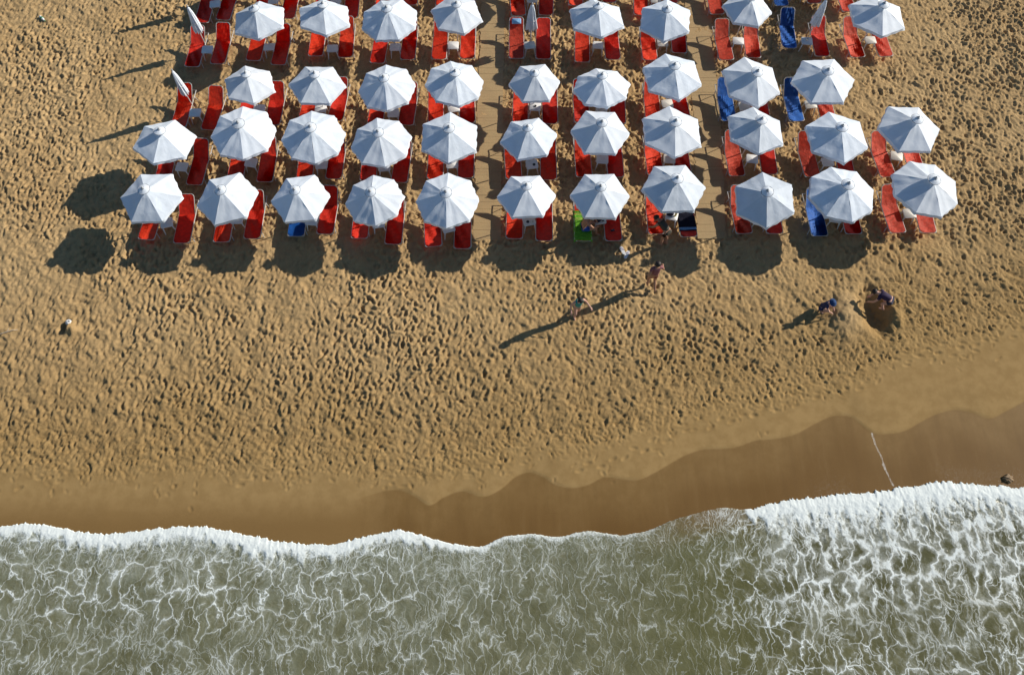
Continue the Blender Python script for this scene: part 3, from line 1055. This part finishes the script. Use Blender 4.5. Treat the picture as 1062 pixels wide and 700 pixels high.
for (row, col, px, py) in TAB:
    k = 0 if col < 5 else 1 if rnd.random() < .5 else 0
    o = TP[k] if k not in tused else copy_tree(TP[k])
    tused.add(k)
    p = at(px, py, .45)
    o.location = (p.x, p.y, rnd.uniform(-.02, .01))
    o.rotation_euler = (rnd.gauss(0, .02), rnd.gauss(0, .02), R(rnd.gauss(0, 7)))
    tag(o, 'white side table between loungers, %s' % where(row, col), 'table', 'white side tables between the loungers')
    TPOS[(row, col)] = o

# ------------------------------------------------------------------ small things on tables and loungers
M_DARK = plain('dark_plastic', (.03, .03, .035), .4)
M_CUP = plain('paper_cup', (.75, .72, .65), .6)
M_YEL = plain('yellow_bottle', (.62, .50, .12), .4)
M_NAVY = fabric('navy_towel', (.010, .012, .035), .95, .2, 0, .5, 30)
M_LBLUE = fabric('pale_blue_stripe', (.25, .50, .78), .95, .1, 0, .5, 30)
M_LIME = fabric('lime_towel', (.22, .60, .05), .95, .2, 0, .6, 14)
M_LIME2 = fabric('pale_lime_stripe', (.45, .66, .12), .95, .15, 0, .5, 14)


def on_table(row, col, dx, dy, kind, label, z=.455):
    o = TPOS[(row, col)]
    p = o.location
    b = bmesh.new()
    if kind == 'cup':
        lathe(b, [(.030, 0), (.040, .10), (.036, .10), (.028, .01)], 14)
        r_ = mobj('paper_cup', b, M_CUP)
        tag(r_, label, 'cup')
    elif kind == 'bottle':
        lathe(b, [(.034, 0), (.036, .02), (.036, .15), (.014, .19), (.014, .22)], 14)
        r_ = mobj('lotion_bottle', b, M_YEL)
        b = bmesh.new()
        lathe(b, [(.016, .221), (.017, .245), (.012, .25)], 12)
        mobj('cap', b, M_CUP, r_)
        tag(r_, label, 'bottle')
    elif kind == 'bag':
        lathe(b, [(.07, 0), (.11, .05), (.10, .12), (.05, .17), (.02, .17)], 14)
        for v in b.verts:
            v.co.x *= 1.25
            v.co.y *= .8 + .1 * math.sin(v.co.x * 40)
        r_ = mobj('beach_bag', b, M_NAVY)
        b = bmesh.new()
        tube(b, [(-.06, 0, .15), (-.05, 0, .22), (0, 0, .25), (.05, 0, .22), (.06, 0, .15)], .008, 6)
        mobj('handle', b, M_DARK, r_)
        tag(r_, label, 'bag')
    else:
        lathe(b, [(.052, 0), (.055, .018), (.046, .020), (.044, .008)], 18)
        r_ = mobj('ashtray', b, M_DARK)
        tag(r_, label, 'ashtray')
    c, s = math.cos(o.rotation_euler.z), math.sin(o.rotation_euler.z)
    r_.location = (p.x + dx * c - dy * s, p.y + dx * s + dy * c, p.z + z + .004)


on_table('A', 5, -.05, -.02, 'ash', 'dark round ashtray on front row table just right of left boardwalk')
on_table('A', 5, .11, -.10, 'cup', 'pale cup on front row table just right of left boardwalk')
on_table('A', 6, -.10, -.05, 'bag', 'small dark bag on table beside man on green towel')
on_table('A', 6, .10, -.06, 'ash', 'dark ashtray on table beside man on green towel')
on_table('A', 7, -.08, .0, 'bag', 'dark navy bag on table beside navy towel lounger')
on_table('A', 7, .12, .02, 'bottle', 'yellow lotion bottle on table beside navy towel lounger')
on_table('B', 5, .06, -.06, 'ash', 'dark ashtray on second row table right of left boardwalk')
on_table('C', 5, .0, .0, 'ash', 'dark ashtray on third row table right of left boardwalk')
on_table('D', 9, .0, .02, 'cup', 'pale cup on table between blue and red lounger, fourth row')


def drape(name, lounger, y0, y1, hw, over, mat, label, zoff=.030, stripes=None, thick=.012):
    """a towel lying on a lounger seat and hanging over its rails"""
    b = bmesh.new()
    N, K = 24, 14
    vs = []
    wig = rnd.uniform(0, 6)
    tot = hw + over
    for i in range(N + 1):
        y = y0 + (y1 - y0) * i / N
        r_ = []
        for j in range(K + 1):
            v = (2 * j / K - 1) * tot
            ax = abs(v)
            z = L_Z + zoff + .010 * math.sin(9 * y + wig) * math.cos(6 * v) + .006 * math.sin(23 * y + 9 * v)
            x = v
            if ax > hw:
                x = math.copysign(hw + .012 + .1 * (ax - hw) * (1 + .5 * math.sin(11 * y + wig)), v)
                z -= (ax - hw)
            z += 0 if y < L_SEAT else (y - L_SEAT) * math.tan(B_ANG)
            if y < 0:
                z -= (-y) * 1.2
            r_.append(b.verts.new((x, max(y, -.02) if y < 0 else y, z)))
        vs.append(r_)
    faces = []
    for i in range(N):
        for j in range(K):
            faces.append((i, b.faces.new((vs[i][j], vs[i][j + 1], vs[i + 1][j + 1], vs[i + 1][j]))))
    if stripes:
        for i, f in faces:
            if i in stripes:
                f.material_index = 1
    bmesh.ops.solidify(b, geom=b.faces[:], thickness=thick)
    o = mobj(name, b, mat)
    o.location = lounger.location
    o.rotation_euler = lounger.rotation_euler
    return tag(o, label, 'towel')


o = drape('beach_towel', LOUNGE[('A', 7, 1)], .22, 1.5, .31, .05, M_NAVY, 'navy towel with pale blue stripe spread over a front row lounger', stripes=(1, 2))
o.data.materials.append(M_LBLUE)
o = drape('beach_towel', LOUNGE[('A', 6, 0)], -.04, 1.24, .31, .10, M_LIME, 'lime green towel spread on lounger under the sitting man', stripes=(17, 18, 21, 22))
o.data.materials.append(M_LIME2)

# folded towel near the head of a lounger, phone on another
b = bmesh.new()
for k in range(3):
    rbox(b, -.19 + .01 * k, .19 - .006 * k, -.11, .11 - .01 * k, .024 * k, .024 * k + .0225, .03)
o = mobj('folded_towel', b, M_LBLUE)
lo = LOUNGE[('D', 5, 0)]
o.location = lo.location + Vector((0, L_SEAT + .012 + .55 * math.cos(B_ANG), L_Z + .03 + .55 * math.sin(B_ANG)))
o.rotation_euler = (B_ANG, 0, 0)
tag(o, 'small folded pale blue towel at the head of a red lounger', 'towel')
b = bmesh.new()
rbox(b, -.075, .075, -.04, .04, 0, .012, .012)
ph = mobj('phone', b, M_DARK)
b = bmesh.new()
rbox(b, -.066, .066, -.034, .034, .0125, .0145, .008)
mobj('screen', b, plain('dark_glass', (.02, .025, .04), .1), ph)
lo = LOUNGE[('A', 6, 1)]
ph.location = lo.location + Vector((-.03, .42, L_Z + .012))
ph.rotation_euler = (0, 0, .3)
tag(ph, 'dark phone lying on the red lounger right of the sitting man', 'phone')


# ------------------------------------------------------------------ things on the sand
def ground_z(x, y):
    i = int(round((x - fx[0]) / .04))
    j = int(round((y - fy[0]) / .04))
    return float(H[off + j, off + i])


def set_down(o, px, py, dz=0.0, rz=0.0, rx=0.0):
    p = at(px, py)
    o.location = (p.x, p.y, ground_z(p.x, p.y) + dz)
    o.rotation_euler = (rx, 0, rz)


b = bmesh.new()
lathe(b, [(.035, 0), (.037, .02), (.037, .15), (.015, .20), (.015, .225)], 14)
o = mobj('plastic_bottle', b, M_PLAS)
b = bmesh.new()
lathe(b, [(.045, .07), (.045, .13)], 14)
mobj('sleeve', b, plain('green_sleeve', (.02, .22, .12), .4), o)
b = bmesh.new()
lathe(b, [(.017, .226), (.018, .25), (.012, .255)], 12)
mobj('cap', b, plain('green_cap', (.02, .22, .12), .4), o)
set_down(o, 42, 18, .05, .8, R(90))
o.scale = (1.5, 1.5, 1.5)
tag(o, 'white plastic bottle with green sleeve lying on open sand at upper left', 'bottle')

b = bmesh.new()
bmesh.ops.create_icosphere(b, subdivisions=3, radius=.10)
for v in b.verts:
    v.co *= 1 + .18 * math.sin(v.co.x * 47 + v.co.y * 31) * math.cos(v.co.z * 41)
    v.co.z *= .7
o = mobj('plastic_bag', b, M_PLAS)
b = bmesh.new()
tube(b, [(.02, 0, .05), (.07, .02, .10), (.12, .0, .08)], [.03, .02, .006], 8)
mobj('knot', b, M_PLAS, o)
set_down(o, 72.5, 335, .04)
tag(o, 'crumpled white plastic bag on small sand dome at the left', 'bag')

for k, (px, py, rz) in enumerate(((645.5, 260.5, .4), (650, 264.5, -.5))):
    b = bmesh.new()
    pts = [(-.045, -.12), (-.05, .0), (-.055, .08), (-.03, .135), (.03, .135), (.055, .08), (.045, .0), (.045, -.12), (0, -.15)]
    lo_ = [b.verts.new((x, y, 0)) for x, y in pts]
    hi_ = [b.verts.new((x, y, .022)) for x, y in pts]
    b.faces.new(lo_)
    b.faces.new(hi_)
    for i in range(len(pts)):
        b.faces.new((lo_[i], lo_[(i + 1) % 9], hi_[(i + 1) % 9], hi_[i]))
    o = mobj('flip_flop', b, M_PLAS, smooth=False)
    b = bmesh.new()
    tube(b, [(-.048, -.01, .02), (-.02, .05, .05), (0, .09, .024)], .007, 6)
    tube(b, [(.048, -.01, .02), (.02, .05, .05), (0, .09, .024)], .007, 6)
    mobj('strap', b, plain('lilac_rubber', (.42, .36, .55), .5), o)
    set_down(o, px, py, .02, rz)
    o.scale = (1.25, 1.25, 1.25)
    tag(o, ('white flip flop on sand above the walking people, the upper left of a pair', 'white flip flop on sand above the walking people, the lower right of a pair')[k], 'flip flop', 'flip flops on the sand')

b = bmesh.new()
bmesh.ops.create_icosphere(b, subdivisions=4, radius=.12)
for v in b.verts:
    n_ = v.co.normalized()
    v.co *= 1 + .22 * math.sin(n_.x * 5 + 1) * math.cos(n_.y * 7) + .10 * math.sin(n_.y * 17 + n_.z * 13) + .05 * math.sin(n_.x * 31)
    v.co.z *= .45
    v.co.x *= 1.25
o = mobj('rock', b, plain('dark_wet_rock', (.22, .145, .07), .7, 0, .5, 9))
set_down(o, 1046, 496, .02)
tag(o, 'dark brown wet rock in the foam edge at the far right', 'rock')

b = bmesh.new()
tube(b, [(-.5, .02, .03), (-.1, 0, .05), (.25, .05, .04), (.42, .03, .03)], [.012, .016, .014, .008], 8)
tube(b, [(.05, .02, .045), (.15, .14, .06)], [.010, .005], 6)
o = mobj('driftwood', b, plain('bleached_wood', (.55, .47, .36), .8))
set_down(o, 6, 346, .0, .25)
tag(o, 'thin pale driftwood stick on the sand at the left edge', 'stick')

# ------------------------------------------------------------------ people
SKIN = plain('tanned_skin', (.40, .21, .13), .55, 0, .08, 12)
SKIN_P = plain('pink_skin', (.55, .32, .24), .55, 0, .08, 12)
SKIN_D = plain('brown_skin', (.30, .145, .085), .55, 0, .08, 12)
HAIR = plain('dark_hair', (.018, .013, .011), .6, 0, .3, 60)
EYE = plain('dark_eye', (.02, .015, .012), .2)


def skinned(name, verts, edges, radii, mat, parent=None, sub=2, root_i=0, extra=None):
    """grow one continuous surface over a skeleton and freeze it to a mesh"""
    me = bpy.data.meshes.new(name)
    me.from_pydata([tuple(v) for v in verts], edges, [])
    o = bpy.data.objects.new(name, me)
    COL.objects.link(o)
    md = o.modifiers.new('skin', 'SKIN')
    md.use_smooth_shade = True
    if not me.skin_vertices:
        me.attributes
    sv = me.skin_vertices[0].data if len(me.skin_vertices) else None
    if sv is None:
        bpy.context.view_layer.objects.active = o
        sv = me.skin_vertices.new().data
    for i, r_ in enumerate(radii):
        rr_ = r_ if isinstance(r_, tuple) else (r_, r_)
        sv[i].radius = rr_
        sv[i].use_root = (i == root_i)
    sb = o.modifiers.new('sub', 'SUBSURF')
    sb.levels = sub
    sb.render_levels = sub
    dg = bpy.context.evaluated_depsgraph_get()
    dg.update()
    new = bpy.data.meshes.new_from_object(o.evaluated_get(dg))
    o.modifiers.clear()
    o.data = new
    new.name = name
    if extra:
        bm = bmesh.new()
        bm.from_mesh(new)
        extra(bm)
        bm.to_mesh(new)
        bm.free()
    new.polygons.foreach_set('use_smooth', np.ones(len(new.polygons), dtype=bool))
    new.materials.clear()
    new.materials.append(mat)
    o.parent = parent
    return o


def person(label, loc, face, J, skin, tops=None, bottoms=None, size=1.0, hair_long=0.0, hat=None, hair=HAIR):
    """J: joint positions in the person's own frame (x right, y ahead, z up). face: heading of +y, in degrees from world +y"""
    root = thing('person', label, 'person', loc, R(face))
    V = {k: Vector(v) for k, v in J.items()}
    names = ['pelvis', 'waist', 'chest', 'neck', 'jaw', 'crown']
    verts, rad, edges, ix = [], [], [], {}

    def add(n_, p_, r_, par=None):
        ix[n_] = len(verts)
        verts.append(Vector(p_) * size)
        rad.append(tuple(q * size for q in r_) if isinstance(r_, tuple) else r_ * size)
        if par is not None:
            edges.append((ix[par], ix[n_]))
    add('pelvis', V['pelvis'], .135)
    add('waist', V['pelvis'].lerp(V['chest'], .5), .118, 'pelvis')
    add('chest', V['chest'], .135, 'waist')
    add('neckb', V['chest'].lerp(V['neck'], .72), .075, 'chest')
    add('neck', V['neck'], .050, 'neckb')
    hd = V['head']
    up = (hd - V['neck']).normalized()
    add('jaw', hd - up * .065, .070, 'neck')
    add('mid', hd + up * .01, .088, 'jaw')
    add('crown', hd + up * .07, .078, 'mid')
    for s in ('l', 'r'):
        add('sh' + s, V['sh' + s], .058, 'neckb')
        add('el' + s, V['el' + s], .040, 'sh' + s)
        add('wr' + s, V['wr' + s], .027, 'el' + s)
        dirw = (V['wr' + s] - V['el' + s]).normalized()
        pal = V['wr' + s] + dirw * .07
        add('pa' + s, pal, .033, 'wr' + s)
        side = dirw.cross(Vector((0, 0, 1)))
        if side.length < .2:
            side = Vector((0, 1, 0))
        side.normalize()
        nrm = side.cross(dirw).normalized()
        for q, (o_, ln) in enumerate(((-.030, .065), (-.010, .078), (.010, .074), (.030, .058))):
            f0_ = pal + dirw * .018 + side * o_
            add('f%s%d' % (s, q), f0_, .0095, 'pa' + s)
            add('g%s%d' % (s, q), f0_ + dirw * ln * .55 - nrm * .008, .0085, 'f%s%d' % (s, q))
            add('h%s%d' % (s, q), f0_ + dirw * ln - nrm * .028, .007, 'g%s%d' % (s, q))
        th0 = V['wr' + s] + dirw * .03 - side * .03
        add('t' + s, th0, .012, 'wr' + s)
        add('u' + s, th0 + dirw * .035 - side * .03 - nrm * .01, .0095, 't' + s)
        hip = V['pelvis'] + (V['hi' + s] - V['pelvis'])
        add('hi' + s, hip, .095, 'pelvis')
        add('kn' + s, V['kn' + s], .058, 'hi' + s)
        add('ca' + s, V['kn' + s].lerp(V['an' + s], .35), .055, 'kn' + s)
        add('an' + s, V['an' + s], .036, 'ca' + s)
        td = Vector(J.get('to' + s, V['an' + s] + Vector((0, .15, -.045))))
        add('to' + s, td, .030, 'an' + s)
        add('he' + s, V['an' + s] + (V['an' + s] - td).normalized() * .045 + Vector((0, 0, -.035)), .030, 'an' + s)
    fwd = V.get('look', Vector((0, 1, 0))).normalized()
    sidev = fwd.cross(up).normalized()
    fwd = up.cross(sidev).normalized()

    def face_bits(bm):
        def blob(c, r_, st=(1, 1, 1)):
            mt = Matrix.Translation(c * size) @ Matrix.Diagonal((st[0] * r_ * size, st[1] * r_ * size, st[2] * r_ * size, 1))
            bmesh.ops.create_icosphere(bm, subdivisions=2, radius=1.0, matrix=mt)
        blob(hd + fwd * .092 - up * .02, .017)                                   # nose
        for s in (-1, 1):
            blob(hd + sidev * .086 * s - up * .01, .024, (.6, .8, 1.2))          # ears
    body = skinned('body', verts, edges, rad, skin, root, 2, 0, face_bits)
    for s in (-1, 1):
        b = bmesh.new()
        bmesh.ops.create_icosphere(b, subdivisions=1, radius=.012 * size, matrix=Matrix.Translation((hd + fwd * .082 + sidev * .032 * s + up * .008) * size))
        mobj('eye', b, EYE, root)
    b = bmesh.new()
    bmesh.ops.create_icosphere(b, subdivisions=1, radius=1.0, matrix=Matrix.Translation((hd + fwd * .082 - up * .052) * size) @ Matrix.Diagonal((.022 * size, .012 * size, .007 * size, 1)))
    mobj('mouth', b, plain('lips', (.35, .10, .09), .5), root)
    # hair cap over the back and the top of the skull
    b = bmesh.new()
    bmesh.ops.create_icosphere(b, subdivisions=3, radius=1.0)
    for v in b.verts:
        d = v.co.normalized()
        w_ = sidev * d.x + fwd * d.y + up * d.z
        rr_ = .112 + .006 * math.sin(d.x * 21) * math.cos(d.z * 17)
        if d.y > .35 and d.z < .35:
            rr_ = .07
        if d.z < -.35:
            rr_ *= .8
        v.co = (hd + up * .018 - fwd * .012 + w_ * rr_) * size
    hr = mobj('hair', b, hair, root)
    if hair_long:
        b = bmesh.new()
        tube(b, [(hd - fwd * .07 + up * .03) * size, (hd - fwd * .12 - up * .05) * size, (hd - fwd * .12 - up * hair_long) * size], [.07 * size, .065 * size, .025 * size], 10)
        mobj('ponytail', b, hair, hr)
    if hat:
        b = bmesh.new()
        lathe(b, [(.185, -.002), (.19, .008), (.125, .02), (.12, .07), (.085, .115), (.02, .13)], 24)
        for v in b.verts:
            d = v.co.copy()
            v.co = (hd + up * (.03 + d.z) + sidev * d.x + fwd * d.y) * size
        mobj('sun_hat', b, hat, root)

    def garment(nm, keys, grow, mat):
        vv, rr_, ee, im = [], [], [], {}
        for k, (n_, pos_, r_) in enumerate(keys):
            im[n_] = k
            vv.append(Vector(pos_) * size)
            rr_.append((r_ + grow) * size)
        for a, b_ in garment.links:
            if a in im and b_ in im:
                ee.append((im[a], im[b_]))
        return skinned(nm, vv, ee, rr_, mat, root, 2, 0)
    garment.links = [('pelvis', 'waist'), ('waist', 'chest'), ('chest', 'top'), ('top', 'shl'), ('top', 'shr'), ('pelvis', 'hil'), ('pelvis', 'hir'),
                     ('hil', 'tl'), ('hir', 'tr'), ('shl', 'sl'), ('shr', 'sr')]
    wv = V['pelvis'].lerp(V['chest'], .5)
    if tops:
        ks = [('waist', V['pelvis'].lerp(V['chest'], .10), .126), ('chest', V['chest'], .135), ('top', V['chest'].lerp(V['neck'], .62), .080),
              ('shl', V['shl'], .055), ('shr', V['shr'], .055)]
        if tops[1]:
            ks += [('sl', V['shl'].lerp(V['ell'], .45), .048), ('sr', V['shr'].lerp(V['elr'], .45), .048)]
        garment('top', ks, .014, tops[0])
    if bottoms:
        f_ = bottoms[1]
        ks = [('pelvis', V['pelvis'], .137), ('waist', V['pelvis'].lerp(V['chest'], .18), .118), ('hil', V['hil'], .097), ('hir', V['hir'], .097),
              ('tl', V['hil'].lerp(V['knl'], f_), .085), ('tr', V['hir'].lerp(V['knr'], f_), .085)]
        garment('shorts' if f_ > .2 else 'swimwear', ks, .014, bottoms[0])
    return root


def g(px, py, dz=0.0):
    p = at(px, py)
    return Vector((p.x, p.y, ground_z(p.x, p.y) + dz))


STAND = {'pelvis': (0, 0, .93), 'chest': (0, .0, 1.28), 'neck': (0, .01, 1.47), 'head': (0, .03, 1.60),
         'shl': (-.18, 0, 1.40), 'shr': (.18, 0, 1.40), 'hil': (-.09, 0, .87), 'hir': (.09, 0, .87)}

# man in plum shirt, walking away from the sea (seen from behind)
walk = dict(STAND, ell=(-.27, -.12, 1.14), wrl=(-.25, .02, .93), elr=(.29, .02, 1.15), wrr=(.34, .22, 1.05),
            knl=(-.10, .12, .49), anl=(-.10, .04, .08), knr=(.10, .03, .47), anr=(.10, -.24, .12))
person('person in plum shirt and dark red shorts walking away from the sea', g(674, 297.5), 10, walk, SKIN,
       (fabric('plum_shirt', (.26, .10, .105), .85, .1), True), (fabric('dark_red_shorts', (.16, .012, .012), .85, .1), .5), .97)

# woman in teal swimsuit walking towards the sea
walk2 = dict(STAND, ell=(-.30, .10, 1.18), wrl=(-.38, .30, 1.06), elr=(.30, .02, 1.17), wrr=(.35, .20, 1.03),
             knl=(-.10, .02, .47), anl=(-.10, -.26, .13), knr=(.10, .14, .49), anr=(.10, .05, .08))
walk2['chest'] = (0, .05, 1.28)
walk2['neck'] = (0, .10, 1.46)
walk2['head'] = (0, .16, 1.58)
walk2['shl'] = (-.18, .06, 1.40)
walk2['shr'] = (.18, .06, 1.40)
TEAL = fabric('teal_swimsuit', (.015, .26, .24), .7, .1)
person('person in teal swimsuit with dark hair walking towards the sea', g(597, 327), 200, walk2, SKIN_P, (TEAL, False), (TEAL, .10), .90, .16)

# woman bending over the foot of a lounger
bend = {'pelvis': (0, -.05, .90), 'chest': (0, .26, 1.08), 'neck': (0, .44, 1.12), 'head': (0, .56, 1.12), 'look': (0, .6, -.8),
        'shl': (-.18, .36, 1.09), 'shr': (.18, .36, 1.09), 'hil': (-.09, -.05, .85), 'hir': (.09, -.05, .85),
        'ell': (-.24, .48, .86), 'wrl': (-.18, .62, .66), 'elr': (.26, .46, .86), 'wrr': (.22, .64, .68),
        'knl': (-.10, .04, .47), 'anl': (-.10, -.02, .08), 'knr': (.10, .00, .47), 'anr': (.10, -.12, .08)}
DKSWIM = fabric('olive_swimwear', (.05, .045, .03), .7, .1)
person('person in dark swimwear bending beside a red lounger in sun', g(687, 253), 42, bend, SKIN, (DKSWIM, False), (DKSWIM, .08), .97)

# man sitting on the green towel, turned to the right
lo = LOUNGE[('A', 6, 0)]
sit = {'pelvis': (0, 0, .11), 'chest': (0, .10, .44), 'neck': (0, .20, .61), 'head': (0, .27, .73), 'look': (0, .8, -.4),
       'shl': (-.19, .13, .55), 'shr': (.19, .13, .55), 'hil': (-.10, .03, .09), 'hir': (.10, .03, .09),
       'ell': (-.28, .30, .36), 'wrl': (-.16, .48, .22), 'elr': (.28, .32, .36), 'wrr': (.15, .50, .22),
       'knl': (-.14, .46, .10), 'anl': (-.13, .50, -.29), 'knr': (.14, .46, .10), 'anr': (.13, .52, -.29),
       'tol': (-.14, .66, -.335), 'tor': (.15, .68, -.335)}
person('man with bare back and blue shorts sitting sideways on lime green towel', lo.location + Vector((-.02, .50, L_Z + .055)), -82, sit, SKIN,
       None, (fabric('blue_shorts', (.01, .06, .30), .85, .1), .55))

# child crouching in a blue hat
crouch = {'pelvis': (0, -.05, .30), 'chest': (0, .10, .62), 'neck': (0, .17, .80), 'head': (0, .22, .93), 'look': (0, 1, -.3),
          'shl': (-.17, .12, .72), 'shr': (.17, .12, .72), 'hil': (-.10, -.03, .28), 'hir': (.10, -.03, .28),
          'ell': (-.22, .30, .52), 'wrl': (-.13, .46, .38), 'elr': (.22, .30, .52), 'wrr': (.13, .46, .38),
          'knl': (-.15, .34, .48), 'anl': (-.13, .08, .08), 'knr': (.15, .34, .48), 'anr': (.13, .08, .08)}
NAVYS = fabric('navy_swim_top', (.02, .03, .10), .8, .1)
person('child in blue sun hat crouching on sand left of dug hole', g(850, 321), -120, crouch, SKIN_P, (NAVYS, True), (NAVYS, .4), .78, 0,
       fabric('blue_hat', (.006, .05, .17), .8, .1))
# toy spade beside the child
b = bmesh.new()
tube(b, [(0, -.16, .03), (0, .05, .04)], .012, 8)
tube(b, [(-.045, -.17, .03), (.045, -.17, .03)], .012, 8)
o = mobj('toy_spade', b, plain('orange_plastic', (.65, .20, .03), .4))
b = bmesh.new()
rbox(b, -.06, .06, .05, .22, .02, .035, .03)
mobj('blade', b, plain('red_plastic', (.6, .04, .03), .4), o)
set_down(o, 856, 319, .02, -.7)
tag(o, 'small orange toy spade on sand beside child in blue hat', 'toy spade')

# person bending at the edge of the dug hole
dig = {'pelvis': (0, -.05, .62), 'chest': (0, .30, .72), 'neck': (0, .48, .72), 'head': (0, .60, .70), 'look': (0, .5, -.9),
       'shl': (-.18, .38, .71), 'shr': (.18, .38, .71), 'hil': (-.09, -.05, .58), 'hir': (.09, -.05, .58),
       'ell': (-.24, .46, .44), 'wrl': (-.16, .56, .22), 'elr': (.24, .46, .44), 'wrr': (.14, .58, .20),
       'knl': (-.13, .16, .38), 'anl': (-.12, -.02, .08), 'knr': (.13, .16, .38), 'anr': (.12, -.04, .08)}
PURP = fabric('dark_purple_top', (.028, .014, .055), .8, .15)
person('person in dark purple clothes bending over the dug hole', g(917, 317), 62, dig, SKIN_P, (PURP, True), (fabric('navy_shorts', (.02, .022, .05), .85, .1), .6), .95)
